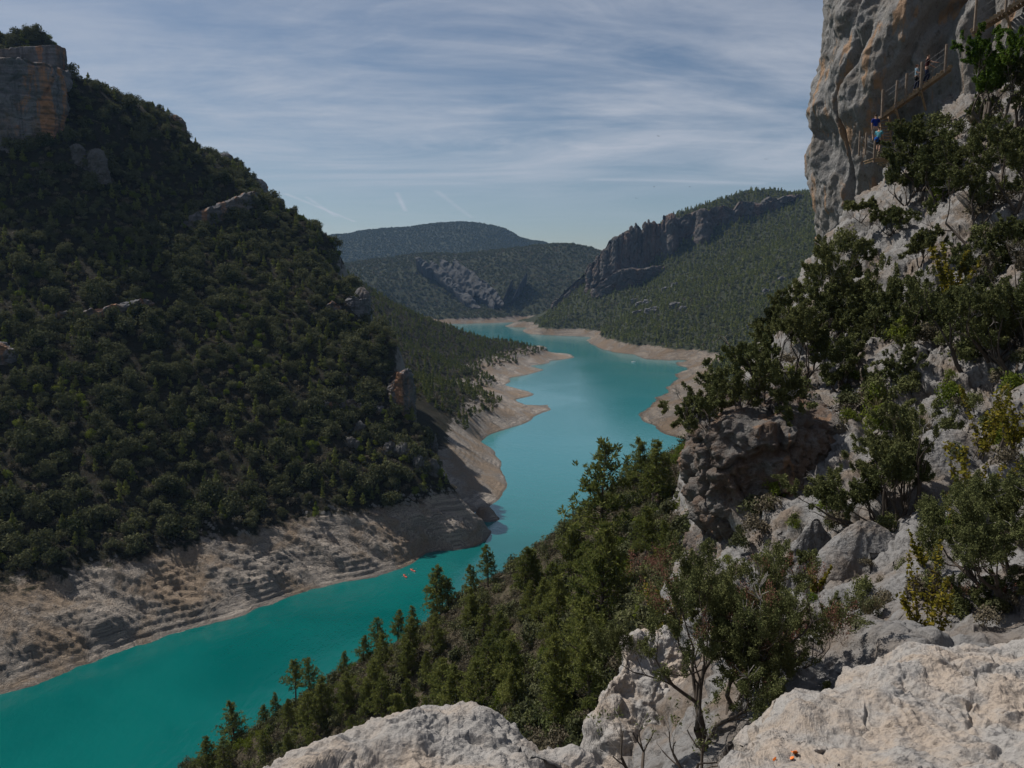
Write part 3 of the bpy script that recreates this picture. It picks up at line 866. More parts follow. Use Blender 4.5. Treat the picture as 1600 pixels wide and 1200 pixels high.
for (px, pt, pb, Y, w, sd, lab) in ((274, 182, 226, 463, 32, 61, "brown cliff nose high on the skyline"), (351, 240, 270, 487, 26, 62, "small rock nose on the skyline between two oaks"), (404, 284, 334, 492, 32, 63, "orange cliff nose on the skyline under the pines"), (566, 455, 512, 402, 24, 64, "orange cliff end above the headland's pines"), (392, 296, 345, 482, 30, 65, "banded cliff foot left of the orange nose")):
    b = P(px, pb, Y); r = w / 2 / F * Y
    c = rock_mass("cliff", [(b[0] + r * math.cos(a) * (1.25 if math.cos(a) < 0 else 0.95), b[1] + 4 + r * 1.1 * math.sin(a)) for a in np.linspace(0, 6.28, 10)[:-1]], b[2] - 6, P(px, pt, Y)[2] - 1.5, M['farcliff'], 160, 70, 12, 4.0, 1.3, sd, 0, 1.6, dome=0.15, vert=0.7, profile=lambda s: 1.12 - 0.34 * s ** 2)
    tag(c, lab, kind='structure')
# far blue cliff behind the spur
c = rock_mass("cliff", wall_poly(((330, 1180), (380, 1160), (420, 1160), (438, 1165), (443, 1175), (447, 1190)), 80), 100, P(425, 307, 1165)[2], M['redcliff'], 200, 60, 12, 28, 4, 45, bulge=0.0, top_amp=3, profile=lambda s: 1.02 - 0.02 * s, dome=0.02, smooth=1)
tag(c, "dark cliff seen behind the mountain's shoulder", kind='structure')
# the cliffs of the right-hand mountain
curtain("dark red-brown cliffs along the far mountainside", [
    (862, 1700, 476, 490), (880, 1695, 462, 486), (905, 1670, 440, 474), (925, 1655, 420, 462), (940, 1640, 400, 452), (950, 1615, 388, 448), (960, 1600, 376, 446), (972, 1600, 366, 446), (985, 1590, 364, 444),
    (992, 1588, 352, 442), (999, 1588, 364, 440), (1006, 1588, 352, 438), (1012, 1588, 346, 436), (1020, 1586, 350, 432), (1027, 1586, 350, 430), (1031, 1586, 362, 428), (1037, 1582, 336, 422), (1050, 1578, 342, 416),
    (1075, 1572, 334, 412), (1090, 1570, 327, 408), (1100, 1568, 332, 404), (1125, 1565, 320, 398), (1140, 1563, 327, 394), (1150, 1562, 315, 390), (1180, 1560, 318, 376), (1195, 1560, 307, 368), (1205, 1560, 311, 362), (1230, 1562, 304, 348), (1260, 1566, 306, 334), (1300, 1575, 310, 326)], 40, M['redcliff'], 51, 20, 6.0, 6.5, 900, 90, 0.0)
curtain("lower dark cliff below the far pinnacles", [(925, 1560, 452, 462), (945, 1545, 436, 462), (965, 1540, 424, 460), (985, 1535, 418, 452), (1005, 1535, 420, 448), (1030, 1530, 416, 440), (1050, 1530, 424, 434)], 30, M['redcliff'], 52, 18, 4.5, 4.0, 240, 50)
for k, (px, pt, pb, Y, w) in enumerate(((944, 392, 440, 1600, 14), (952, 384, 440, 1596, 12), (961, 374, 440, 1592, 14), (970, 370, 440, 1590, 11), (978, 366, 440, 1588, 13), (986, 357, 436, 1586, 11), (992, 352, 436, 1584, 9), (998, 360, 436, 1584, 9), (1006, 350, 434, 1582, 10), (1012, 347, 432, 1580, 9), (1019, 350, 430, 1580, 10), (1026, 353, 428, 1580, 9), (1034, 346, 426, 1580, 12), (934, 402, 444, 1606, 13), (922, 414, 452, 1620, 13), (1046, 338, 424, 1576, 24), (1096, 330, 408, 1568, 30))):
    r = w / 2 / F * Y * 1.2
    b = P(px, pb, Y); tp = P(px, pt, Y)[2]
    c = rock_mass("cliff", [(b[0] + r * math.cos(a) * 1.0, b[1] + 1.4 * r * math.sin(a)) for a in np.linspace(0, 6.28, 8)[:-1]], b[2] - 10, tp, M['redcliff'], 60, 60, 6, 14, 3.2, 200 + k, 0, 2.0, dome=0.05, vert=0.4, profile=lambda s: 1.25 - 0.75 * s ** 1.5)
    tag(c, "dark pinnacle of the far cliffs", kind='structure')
rr = random.Random(5)
for k in range(16):                                           # ledges of bare rock among the far woods
    reg = k % 3
    px, py = (rr.uniform(1000, 1090), rr.uniform(440, 492)) if reg == 0 else (rr.uniform(930, 1260), rr.uniform(400, 520)) if reg == 1 else (rr.uniform(985, 1030), rr.uniform(470, 490))
    h = fR1.hit(px, py, 800, 1700, 900)
    if not h or h[2] < 25: continue
    r = rr.uniform(4, 9)
    c = rock_mass("cliff", [(h[0] + r * math.cos(a) * 1.5, h[1] + r * 0.6 * math.sin(a)) for a in np.linspace(0, 6.28, 8)[:-1]], h[2] - 5, h[2] + rr.uniform(2, 5), M['palerock'], 50, 16, 6, 6, 2.4, 100 + k, 0.05, 2.0)
    tag(c, "bare grey rock among the far woods", kind='structure')
# tilted slabs of the middle hill
for k, (x0, y0, x1, y1, th) in enumerate(((672, 412, 712, 452, 9), (688, 408, 742, 462, 10), (708, 410, 760, 468, 11), (730, 424, 772, 480, 10), (752, 440, 786, 478, 8), (700, 440, 752, 488, 8), (786, 470, 800, 440, 9), (800, 470, 822, 430, 9), (650, 405, 676, 424, 6))):
    Y0, Y1 = 2260 - 2 * (y0 - 410), 2180 - 2.2 * (y1 - 450)
    a, b = np.array(P(x0, y0, Y0)), np.array(P(x1, y1, Y1))
    n, mw = 60, 14
    t = np.linspace(0, 1, n)[:, None, None]; s = np.linspace(-1, 1, mw)[None, :, None]
    wid = th / F * 2200 * (0.5 + 0.8 * np.sin(np.pi * np.linspace(0.05, 0.95, n)))[:, None, None]
    q = a + (b - a) * t + np.array([0.3, 0.5, 1.0]) * s * wid * 0.7 + np.array([0, -1, 0.2]) * (1 - s * s) * 4
    q = q.reshape(-1, 3)
    q = q + (np.array([0.2, -0.9, 0.4])[None] * (9 * ridged(q / 30, 4, 70 + k) - 9)[:, None]) + np.array([0, -2, 1])
    ends = np.array([0, 40, -30])
    q = np.vstack([q, q.reshape(n, mw, 3)[:, -1] + ends, q.reshape(n, mw, 3)[:, 0] + ends])
    f1 = grid_faces(n, mw)
    i = np.arange(n - 1)
    f2 = np.stack([i * mw + mw - 1, n * mw + i, n * mw + i + 1, (i + 1) * mw + mw - 1], 1)
    f3 = np.stack([i * mw, (i + 1) * mw, n * mw + n + i + 1, n * mw + n + i], 1)
    c = obj("cliff", mesh_np("cliff", q, [f1, f2, f3], M['slab']))
    tag(c, "pale tilted rock slab on the middle hill", kind='structure')


# ------------------------------------------------------------------ foreground boulders and outcrop
def boulder(name, crest, front, back, mat, Y, label, amp=0.05, size=0.5, seed=1, n=260, deep=1.6, pits=1.0):
    """a single rock: surveyed points over its top, sides carried down into the ground"""
    pts = [P(*q) for q in crest + front] + [tuple(b) for b in back]
    f = Field(pts, amp=0.0, size=1, octs=1, c=0.12 * Y / 6, zmin=0)
    hull = np.array([p[:2] for p in pts])
    c = hull.mean(0)
    ang = np.arctan2(hull[:, 1] - c[1], hull[:, 0] - c[0])
    r = np.sqrt(((hull - c) ** 2).sum(1))
    na, nr = n, int(n * 0.62)
    A = np.linspace(-np.pi, np.pi, na, endpoint=False)
    R = np.zeros(na)
    for a0, r0 in zip(ang, r):
        d = np.abs((A - a0 + np.pi) % (2 * np.pi) - np.pi)
        R = np.maximum(R, r0 * np.exp(-(d / 0.5) ** 2))
    R = np.maximum(R, r.max() * 0.35)
    s = np.linspace(0, 1, nr) ** 0.75
    X = c[0] + R[None] * s[:, None] * np.cos(A)[None]
    Yv = c[1] + R[None] * s[:, None] * np.sin(A)[None]
    Z = f(X, Yv).reshape(X.shape)
    V = np.stack([X, Yv, Z], -1)
    k = 24                                               # skirt
    for j in range(1, k + 1):
        t = j / k
        e = V[nr - 1].copy()
        sc = 1 + 0.10 * math.sin(t * 1.6)
        e[:, :2] = c + (e[:, :2] - c) * sc
        e[:, 2] -= deep * t
        V = np.concatenate([V, e[None]], 0)
    gx = np.gradient(V, axis=0); gy = np.roll(V, -1, 1) - np.roll(V, 1, 1)
    nn = np.cross(gx, gy); nn /= np.linalg.norm(nn, axis=-1, keepdims=True) + 1e-9
    nn[0] = (0, 0, 1)
    Q = V.reshape(-1, 3); q = Q / size
    d1, e1, v1 = worley(q * 0.9 + 0.5 * perlin(q, 3)[:, None], seed)
    d2, e2, v2 = worley(q * 2.6 + 0.5 * perlin(q * 2.1, 5)[:, None], seed + 2)
    disp = 1.8 * fbm(q * 0.6, 8, seed + 4, 0.555) + 0.9 * (v1 - 0.5) * np.clip(e1 * 6, 0, 1) - 0.7 * np.clip(1 - e1 * 10, 0, 1) * np.clip(perlin(q * 0.7, 9) * 4, 0, 1)
    disp += 0.45 * (v2 - 0.5) * np.clip(e2 * 5, 0, 1) - pits * 0.8 * np.clip(perlin(q * 3.3, seed + 8) - 0.28, 0, 1) * 2 - 0.4 * np.clip(perlin(q * 7, seed + 9) - 0.2, 0, 1)
    Q = Q + nn.reshape(-1, 3) * (amp * disp)[:, None]
    Q[:na] = Q[:na].mean(0)
    o = obj(name, mesh_np(name, Q, grid_faces(V.shape[0], na, True), mat))
    return tag(o, label, "boulder")


def back_of(crest, dy, dz):
    out = []
    for q in crest:
        x, y, z = P(*q)
        out.append((x * (1 + 0.3 * dy / y), y + dy, z + dz))
    return out


cr = [(405, 1215, 5.2), (470, 1180, 5.6), (530, 1146, 5.9), (600, 1116, 6.2), (650, 1100, 6.3), (700, 1117, 6.3), (760, 1123, 6.3), (800, 1143, 6.2), (850, 1163, 6.1), (900, 1182, 6.0), (935, 1225, 5.9)]
boulder("boulder", cr, [(420, 1330, 4.2), (550, 1300, 4.4), (650, 1270, 4.6), (800, 1280, 4.6), (930, 1330, 4.5), (650, 1180, 5.4), (760, 1200, 5.3), (560, 1205, 5.2)], back_of(cr, 0.9, -0.75), M['boulder'], 6,
        "broad pale boulder at the bottom edge below the pine slope", 0.085, 0.42, 3, 560)
cr = [(1195, 1150, 6.6), (1235, 1098, 7.2), (1300, 1082, 7.4), (1350, 1054, 7.7), (1400, 1036, 7.9), (1432, 1016, 8.1), (1480, 1003, 8.3), (1520, 1008, 8.3), (1560, 1016, 8.2), (1600, 1012, 8.2), (1680, 1000, 8.2), (1800, 1020, 8.0)]
boulder("boulder", cr, [(1170, 1290, 4.8), (1250, 1200, 5.5), (1350, 1250, 5.0), (1500, 1250, 5.0), (1700, 1250, 5.0), (1350, 1150, 6.2), (1500, 1120, 6.5), (1650, 1110, 6.6), (1250, 1150, 6.3), (1500, 1060, 7.3), (1800, 1200, 5.5)], back_of(cr, 1.0, -0.7), M['boulder'], 7,
        "largest pale boulder, filling the bottom corner right of the junipers", 0.10, 0.45, 7, 700)
cr = [(1160, 1215, 6.2), (1163, 1178, 6.5), (1178, 1163, 6.7), (1205, 1152, 6.8), (1240, 1140, 6.8), (1262, 1165, 6.5)]
boulder("boulder", cr, [(1165, 1290, 5.2), (1220, 1220, 5.6), (1290, 1240, 5.3)], back_of(cr, 0.4, -0.5), M['boulder'], 6.5,
        "small pale boulder leaning on the largest boulder's left end", 0.06, 0.3, 9, 300, 0.8)
cr = [(928, 1190, 13.5), (926, 1130, 14), (934, 1085, 14.4), (960, 1030, 15.2), (985, 998, 15.8), (1020, 986, 16), (1050, 998, 16), (1070, 1030, 15.6), (1100, 1080, 15)]
boulder("boulder", cr, [(935, 1290, 12), (1000, 1260, 12), (1100, 1260, 12), (1000, 1130, 14), (1060, 1120, 14), (1020, 1050, 15.2), (1120, 1150, 13.5)], back_of(cr, 1.8, -3.0), M['boulder'], 14,
        "tall grey boulder behind the bare twigs, left of the dark juniper", 0.20, 0.9, 13, 460, 4.0)
for (cx, cy, Yb, wpx, hpx, sd, lab) in (
        (1330, 1000, 13.5, 150, 60, 41, "flat grey rock behind the largest boulder"),
        (1350, 870, 18.5, 190, 130, 42, "pale rounded slab under the leaning juniper"),
        (1262, 880, 21, 110, 140, 43, "pale sloping slab left of the leaning juniper"),
        (1460, 720, 22, 220, 90, 44, "sunlit slab right of the leaning juniper"),
        (1400, 930, 15.5, 120, 70, 45, "cracked rock between the pale slab and the yellow box shrub"),
        (1330, 1075, 9.6, 110, 60, 46, "grey rock wedged behind the largest boulder's left shoulder"),
        (1430, 560, 33, 140, 50, 47, "pale rock showing between the dark shrubs")):
    w, h = wpx / F * Yb / 2, hpx / F * Yb
    rr = random.Random(sd)
    ctr = P(cx, cy + hpx / 2, Yb)
    crx = [(cx - wpx * 0.5, cy + hpx * 0.35, Yb), (cx - wpx * 0.3, cy - hpx * rr.uniform(0.1, 0.3), Yb + w * 0.3), (cx, cy - hpx * 0.5, Yb + w * 0.4), (cx + wpx * 0.3, cy - hpx * rr.uniform(0.3, 0.5), Yb + w * 0.35), (cx + wpx * 0.5, cy, Yb + w * 0.1)]
    boulder("boulder", crx, [(cx - wpx * 0.4, cy + hpx * 0.7, Yb - w * 0.5), (cx, cy + hpx * 0.55, Yb - w * 0.6), (cx + wpx * 0.4, cy + hpx * 0.6, Yb - w * 0.5)], back_of(crx, w * 0.8, -h * 0.6), M['soilrock'] if sd != 47 else M['outcrop'], Yb, lab, 0.13 * Yb / 14, 0.10 * Yb, sd, 300, h)

out_poly = [P(1072, 800, 33)[:2], P(1085, 800, 30)[:2], P(1130, 800, 28.6)[:2], P(1190, 800, 28.4)[:2], P(1250, 800, 28.0)[:2], P(1300, 800, 29)[:2], P(1330, 800, 33)[:2], P(1290, 800, 39)[:2], P(1190, 800, 40)[:2], P(1110, 800, 38)[:2]]


def out_profile(s):
    return 0.90 + 0.16 * s - 0.30 * max(0, s - 0.78) ** 1.3 * 3 - 0.10 * math.exp(-((s - 0.42) / 0.12) ** 2)


o = rock_mass("rock_outcrop", out_poly, 86.5, P(1190, 660, 30)[2], M['outcrop'], 420, 220, 24, 1.9, 0.55, 77, profile=out_profile, top_amp=0.5, dome=0.10, crack=1.3)
tag(o, "undercut brown and grey rock outcrop below the gnarled juniper", "rock outcrop")
o = rock_mass("rock_outcrop", [P(1075, 800, 31.5)[:2], P(1110, 800, 29.6)[:2], P(1200, 800, 29.2)[:2], P(1210, 800, 33)[:2], P(1100, 800, 34)[:2]], 86.5, P(1140, 862, 29.5)[2], M['outcrop'], 200, 80, 16, 1.2, 0.4, 81, profile=lambda s: 1.12 - 0.2 * s, top_amp=0.4, dome=0.15, crack=1.3)
tag(o, "stepped foot of broken rock under the undercut outcrop", "rock outcrop")

# ------------------------------------------------------------------ plants: builders
def cards(c, nrm, s, asp, rng):
    """leaf-sized rhombic faces: (n, 4, 3)"""
    n = len(c)
    nrm = nrm / (np.linalg.norm(nrm, axis=1, keepdims=True) + 1e-9)
    t = rng.normal(size=(n, 3)); t -= nrm * (t * nrm).sum(1, keepdims=True)
    t /= np.linalg.norm(t, axis=1, keepdims=True) + 1e-9
    b = np.cross(nrm, t)
    s = np.asarray(s).reshape(-1, 1) * np.ones((n, 1))
    return np.stack([c - t * s, c + b * s * asp, c + t * s, c - b * s * asp], 1)


def blades(c, d, s, w, rng):
    """narrow faces that start at c and point along d"""
    n = len(c)
    d = d / (np.linalg.norm(d, axis=1, keepdims=True) + 1e-9)
    r = rng.normal(size=(n, 3)); b = np.cross(d, r); b /= np.linalg.norm(b, axis=1, keepdims=True) + 1e-9
    s = np.asarray(s).reshape(-1, 1) * np.ones((n, 1))
    return np.stack([c, c + d * s * 0.5 + b * s * w, c + d * s, c + d * s * 0.5 - b * s * w], 1)


def tubes(segs, k=5):
    """segments (p0, p1, r0, r1) -> vertices and faces"""
    V, Fc = [], []
    a = np.linspace(0, 2 * np.pi, k, endpoint=False)
    for p0, p1, r0, r1 in segs:
        d = p1 - p0; L = np.linalg.norm(d)
        if L < 1e-6: continue
        d = d / L
        u = np.cross(d, (0.31, 0.17, 0.93) if abs(d[2]) < 0.9 else (1, 0.2, 0)); u /= np.linalg.norm(u); v = np.cross(d, u)
        ring = np.cos(a)[:, None] * u + np.sin(a)[:, None] * v
        n0 = len(V) * k
        V.append(p0 + ring * r0); V.append(p1 + ring * r1)
        i = np.arange(k); j = (i + 1) % k
        Fc.append(np.stack([n0 + i, n0 + j, n0 + k + j, n0 + k + i], 1))
    return np.concatenate(V), np.concatenate(Fc)


def card_mesh(name, q, mats, idx=None):
    n = len(q)
    return mesh_np(name, q.reshape(-1, 3), np.arange(n * 4).reshape(n, 4), mats, False, idx)


def tube_mesh(name, segs, mat, k=5):
    v, f = tubes(segs, k)
    return mesh_np(name, v, f, mat)


def grow(rng, p, d, L, r, depth, up=0.15, spread=0.7, kids=(2, 4), wob=0.18, shrink=0.68, steps=3):
    """a crooked branch and its offshoots: segments and tips (point, direction)"""
    segs, tips = [], []
    d = np.array(d, float)
    q = np.array(p, float)
    knots = [q]
    for s in range(steps):
        d = d + rng.normal(0, wob, 3) + np.array([0, 0, up * 0.4]); d /= np.linalg.norm(d)
        n = q + d * L / steps
        r2 = r * (1 - 0.32 / steps)
        segs.append((q, n, r, r2)); q, r = n, r2
        knots.append(q)
    if depth == 0:
        tips.append((q, d, L))
        return segs, tips
    for _ in range(rng.integers(kids[0], kids[1] + 1)):
        e = d + rng.normal(0, spread, 3) + np.array([0, 0, up]); e /= np.linalg.norm(e)
        k0 = knots[-1] if rng.random() < 0.6 else knots[-2]
        s2, t2 = grow(rng, k0, e, L * shrink * rng.uniform(0.75, 1.2), r * 0.62, depth - 1, up, spread, kids, wob, shrink, steps)
        segs += s2; tips += t2
    return segs, tips


def pine_parts(seed, H=9.0, R=2.3, bare=0.22, nb=46, tuft=9, open_=0.0, nl=0.36):
    rng = np.random.default_rng(seed)
    lean = rng.normal(0, 0.035, 2)
    n = 9
    tt = np.linspace(0, 1, n)
    tr = np.stack([lean[0] * H * tt ** 1.5 + 0.06 * np.sin(tt * 5 + seed), lean[1] * H * tt ** 1.5 + 0.06 * np.cos(tt * 4 + seed), tt * H * 0.97], 1)
    rad = 0.022 * H * (1 - tt * 0.93)
    segs = [(tr[i], tr[i + 1], rad[i], rad[i + 1]) for i in range(n - 1)]
    Q = []
    for b in range(nb):
        t = bare + (0.99 - bare) * (b + rng.random()) / nb
        base = np.array([np.interp(t, tt, tr[:, k]) for k in range(3)])
        az = b * 2.4 + rng.normal(0, 0.5)
        u = (t - bare) / (1 - bare)
        prof = (1 - u) ** 0.75 * (0.55 + 0.45 * min(1, u * 5)) + 0.05
        L = R * prof * rng.uniform(0.62, 1.18)
        el = 0.15 + 0.75 * u + rng.normal(0, 0.12)
        d = np.array([math.cos(az) * math.cos(el), math.sin(az) * math.cos(el), math.sin(el)])
        tip = base + d * L + np.array([0, 0, 0.10 * L])
        segs.append((base, tip, 0.012 * H * (1 - 0.75 * t) * 0.5 + 0.012, 0.01))
        ns = max(3, int(tuft * L / R * 1.5))
        for s in range(ns):
            f = rng.uniform(0.30, 1.05)
            c = base + (tip - base) * f + rng.normal(0, 0.13 * R * (0.25 + 0.75 * prof), 3) * np.array([1, 1, 0.7])
            m = rng.integers(9, 15)
            dd = rng.normal(0, 0.75, (m, 3)) + d * 0.5 + np.array([0, 0, 0.55])
            Q.append(blades(c + rng.normal(0, 0.07, (m, 3)), dd, nl * rng.uniform(0.8, 1.25, m), 0.15, rng))
    return segs, np.concatenate(Q)


def bush_cards(seed, lobes=12, per=70, leaf=0.085, flat=0.85, ragged=0.25):
    """a lumpy round crown of radius about 1 standing on z = 0"""
    rng = np.random.default_rng(seed)
    Q = []
    for k in range(lobes):
        a = rng.uniform(0, 6.28); r = math.sqrt(rng.random()) * 0.72; h = rng.uniform(0.18, 1.0) * math.sqrt(max(0.1, 1 - r * r)) * flat
        c = np.array([r * math.cos(a), r * math.sin(a), h + 0.12])
        R = rng.uniform(0.26, 0.46)
        d = rng.normal(size=(per, 3)); d[:, 2] = d[:, 2] * 0.8 + 0.25; d /= np.linalg.norm(d, axis=1, keepdims=True)
        p = c + d * R * rng.uniform(0.55, 1.0 + ragged, per)[:, None]
        p[:, 2] = np.maximum(p[:, 2], 0.0)
        Q.append(cards(p, d + rng.normal(0, 0.55, (per, 3)), leaf * rng.uniform(0.6, 1.35, per), 0.55, rng))
    return np.concatenate(Q)


def place_cards(q, x, y, z, rz, sx, sz):
    c, s = math.cos(rz), math.sin(rz)
    o = np.empty_like(q)
    o[..., 0] = (q[..., 0] * c - q[..., 1] * s) * sx + x
    o[..., 1] = (q[..., 0] * s + q[..., 1] * c) * sx + y
    o[..., 2] = q[..., 2] * sz + z
    return o


rng = np.random.default_rng(7)
rnd = random.Random(11)

# ------------------------------------------------------------------ woods of the left mountain
OAKS = [bush_cards(s, 15, 70, 0.095, 1.15) for s in range(100, 106)]
CONES = []
for s in range(6):
    g = np.random.default_rng(200 + s)
    n = 420
    t = g.random(n) ** 0.8
    r = (1 - t) ** 0.8 * (0.75 + 0.35 * np.sin(t * 21 + s)) * np.sqrt(g.uniform(0.3, 1.1, n))
    a = g.uniform(0, 6.28, n)
    p = np.stack([r * np.cos(a), r * np.sin(a), 0.15 + t * 2.35], 1)
    CONES.append(cards(p, np.stack([np.cos(a), np.sin(a), np.full(n, 0.5)], 1) + g.normal(0, 0.5, (n, 3)), 0.15 * g.uniform(0.6, 1.3, n), 0.5, g))
SCRAPS = [bush_cards(s, 8, 30, 0.13, 0.6, 0.5) for s in range(300, 304)]


def in_view(f, x, y, z, y0, n=90):
    """is the top of a plant seen over the field between it and the camera?"""
    t = np.linspace(y0 / y, 0.985, n)
    return bool((f(x * t, y * t) < CAMZ + (z - CAMZ) * t + 0.6).all())


def scatter(f, px0, px1, y0, y1, step, keep, seed, hmin):
    g = np.random.default_rng(seed)
    out = []
    ys = np.arange(y0, y1, step)
    for y in ys:
        x0, x1 = (px0 - 800) / F * y, (px1 - 800) / F * y
        xs = np.arange(x0, x1, step)
        out.append(np.stack([xs + g.uniform(-0.5, 0.5, len(xs)) * step, y + g.uniform(-0.5, 0.5, len(xs)) * step], 1))
    p = np.concatenate(out)
    z = f(p[:, 0], p[:, 1])
    e = 1.5
    sl = np.hypot(f(p[:, 0] + e, p[:, 1]) - z, f(p[:, 0], p[:, 1] + e) - z) / e
    nv = perlin(np.stack([p[:, 0] / 30, p[:, 1] / 30, 0 * z + seed], 1), seed)
    m = (z > hmin + 3.5 * perlin(np.stack([p[:, 0] / 14, p[:, 1] / 14, 0 * z], 1), 77)) & (sl < 2.6) & (g.random(len(p)) < keep + 0.5 * nv)
    return np.column_stack([p[m], z[m], nv[m], sl[m]])


def build_wood(f, pts, y0, name_label, kinds, rad, n_ind, seed, thin=1.0, label_of=None, group=None):
    """plants of a hillside: the N_IND that show largest become objects, the rest one wood"""
    g = np.random.default_rng(seed)
    rec = []
    for x, y, z, nv, sl in pts:
        kind = kinds(g, nv, z)
        r = rad(g, kind)
        rec.append([x, y, z, kind, r, r / y])
    if n_ind:
        order = sorted(range(len(rec)), key=lambda i: -rec[i][5])
        ind = []
        for i in order:
            x, y, z, kind, r, _ = rec[i]
            px, py, d = proj((x, y, z + r))
            if -15 < px < 1615 and -10 < py < 1210 and in_view(f, x, y, z + r * 1.2, y0):
                ind.append(i)
                if len(ind) >= n_ind: break
        ind = set(ind)
    else:
        ind = set()
    bulk = {}
    for i, (x, y, z, kind, r, _) in enumerate(rec):
        rz = g.uniform(0, 6.28); sz = r * g.uniform(0.85, 1.25); v = int(g.integers(0, 60))
        if i in ind:
            nm, lib, mat = label_of(kind, proj((x, y, z)), g)[:3]
            lab, cat, grp = label_of(kind, proj((x, y, z)), g)[3:]
            key = (kind, v % len(lib), mat)
            if key not in WOOD_MESH:
                me = card_mesh(nm, lib[v % len(lib)], M[mat])
                WOOD_MESH[key] = me
            o = obj(nm, WOOD_MESH[key])
            o.location = (x, y, z - 0.25 * r); o.rotation_euler = (0, 0, rz); o.scale = (r, r, sz)
            tag(o, lab, cat, grp)
        else:
            lib = {'cone': CONES, 'scrap': SCRAPS}.get(kind, OAKS)
            q = lib[v % len(lib)]
            if thin == 1 and r < 1.9:
                q = q[v % 2::2]; cc = q.mean(1, keepdims=True); q = cc + (q - cc) * 1.3
            if thin < 1:
                q = q[v % 3::max(1, int(round(1 / thin)))]
                cc = q.mean(1, keepdims=True)
                q = cc + (q - cc) * (1 / thin) ** 0.42
            mat = {'cone': 'pine', 'scrap': 'brush', 'lime': 'lime'}.get(kind, 'oak')
            bulk.setdefault(mat, []).append(place_cards(q, x, y, z - 0.25 * r, rz, r, sz))
    mats = list(bulk)
    q = np.concatenate([np.concatenate(bulk[k]) for k in mats])
    idx = np.concatenate([np.full(sum(len(a) for a in bulk[k]), j) for j, k in enumerate(mats)])
    o = obj("forest", card_mesh("forest", q, [M[k] for k in mats], idx))
    return tag(o, name_label, kind='stuff')


WOOD_MESH = {}


def kinds_left(g, nv, z):
    u = g.random() + 0.35 * nv
    return 'oak' if u < 0.58 else 'cone' if u < 0.76 else 'scrap' if u < 0.965 else 'lime'


def rad_left(g, k):
    return {'oak': 1.0 + 3.9 * g.random() ** 2.3, 'cone': g.uniform(0.9, 2.4), 'scrap': g.uniform(1.3, 2.4), 'lime': g.uniform(1.2, 2.2)}[k]


def where_left(p):
    px, py = p[0], p[1]
    if px > 540: return "on the spur's nose above the water"
    if py > 760: return "just above the bare grey bank"
    if px < 260: return "low on the darkest part of the left mountain" if py > 520 else "high on the darkest part of the left mountain"
    if py < 420: return "near the left mountain's skyline"
    return "on the middle of the left mountain"


def label_left(kind, p, g):
    w = where_left(p)
    if kind == 'oak': return "holm_oak", OAKS, 'oak', "round grey-green holm oak " + w, "tree", "holm oaks " + w
    if kind == 'cone': return "pine_tree", CONES, 'pine', "pointed dark pine " + w, "tree", "pines " + w
    if kind == 'lime': return "bright_bush", OAKS, 'lime', "bright yellow-green bush " + w, "bush", "bright bushes " + w
    return "scrub_bush", SCRAPS, 'brush', "bare grey-brown bush " + w, "bush", "bare bushes " + w


pts = scatter(fL1, -215, 760, 205, 540, 3.0, 0.86, 1, 18)
build_wood(fL1, pts, 150, "dark oak and pine wood covering the left mountain", kinds_left, rad_left, 300, 2, 1.0, label_left)
# trees on the crest that stand against the sky
for px, py, hp, kind, lab in ((377, 272, 17, 'cone', "lone round-headed pine standing on the skyline shoulder"), (365, 268, 20, 'cone', "thin bare pine just left of the lone skyline pine"), (394, 284, 16, 'oak', "dark bush right at the edge of the skyline cliff"),
                              (207, 175, 26, 'oak', "tallest dark oak on the skyline below the crest cliff"), (180, 155, 14, 'cone', "small pine on the skyline next to the crest cliff"), (243, 180, 12, 'oak', "oak on the skyline above the small cliff"),
                              (497, 375, 18, 'cone', "upright pine where the skyline drops to the headland"), (462, 355, 14, 'cone', "slender pine on the falling skyline")):
    h = fL1.hit(px, py + 3, 300, 560, 1200)
    if not h: continue
    r = hp / F * h[1] / (2.4 if kind == 'cone' else 1.6)
    nm = "pine_tree" if kind == 'cone' else "holm_oak"
    o = obj(nm, card_mesh(nm, (CONES if kind == 'cone' else OAKS)[px % 6], M['pine' if kind == 'cone' else 'oak']))
    o.location = h; o.scale = (r, r, r * 1.1)
    tag(o, lab, "tree")
# the sunlit yellow tree at the top of the bank
h = fL1.hit(494, 812, 200, 400)
if h:
    t = tag(empty("poplar_sapling", h), "bright yellow-green young tree at the top of the bare bank", "tree")
    obj("trunk", tube_mesh("trunk", [(np.array([0, 0, -0.5]), np.array([0.1, 0, 5.0]), 0.12, 0.04)], M['bark']), t)
    q = place_cards(CONES[2], 0, 0, 0.8, 0, 1.9, 2.3)
    obj("crown", card_mesh("crown", q, M['lime']), t)

# ------------------------------------------------------------------ far woods
pts = scatter(fL2, 520, 905, 480, 1130, 4.3, 0.88, 3, 9.5)
build_wood(fL2, pts, 400, "pine and scrub wood on the low headland", lambda g, nv, z: 'cone' if g.random() + 0.5 * nv < 0.45 else 'oak' if g.random() < 0.35 else 'scrap', lambda g, k: g.uniform(1.3, 2.4), 0, 4, 0.25)
pts = scatter(fR1, 800, 1330, 700, 1760, 5.4, 0.9, 5, 12)
build_wood(fR1, pts, 600, "dense green wood covering the far mountainside", lambda g, nv, z: 'cone' if g.random() + 0.4 * nv < 0.5 else 'oak' if g.random() < 0.85 else 'scrap', lambda g, k: g.uniform(1.9, 3.6), 0, 6, 0.12)
pts = scatter(fM1, 530, 980, 1850, 2680, 9.0, 0.85, 7, 10)
build_wood(fM1, pts, 1700, "woods on the middle hill", lambda g, nv, z: 'oak' if g.random() + 0.4 * nv < 0.7 else 'scrap', lambda g, k: g.uniform(3.0, 5.5), 0, 8, 0.10)
pts = scatter(fFR, 480, 900, 3750, 4450, 11.0, 0.95, 9, 16)
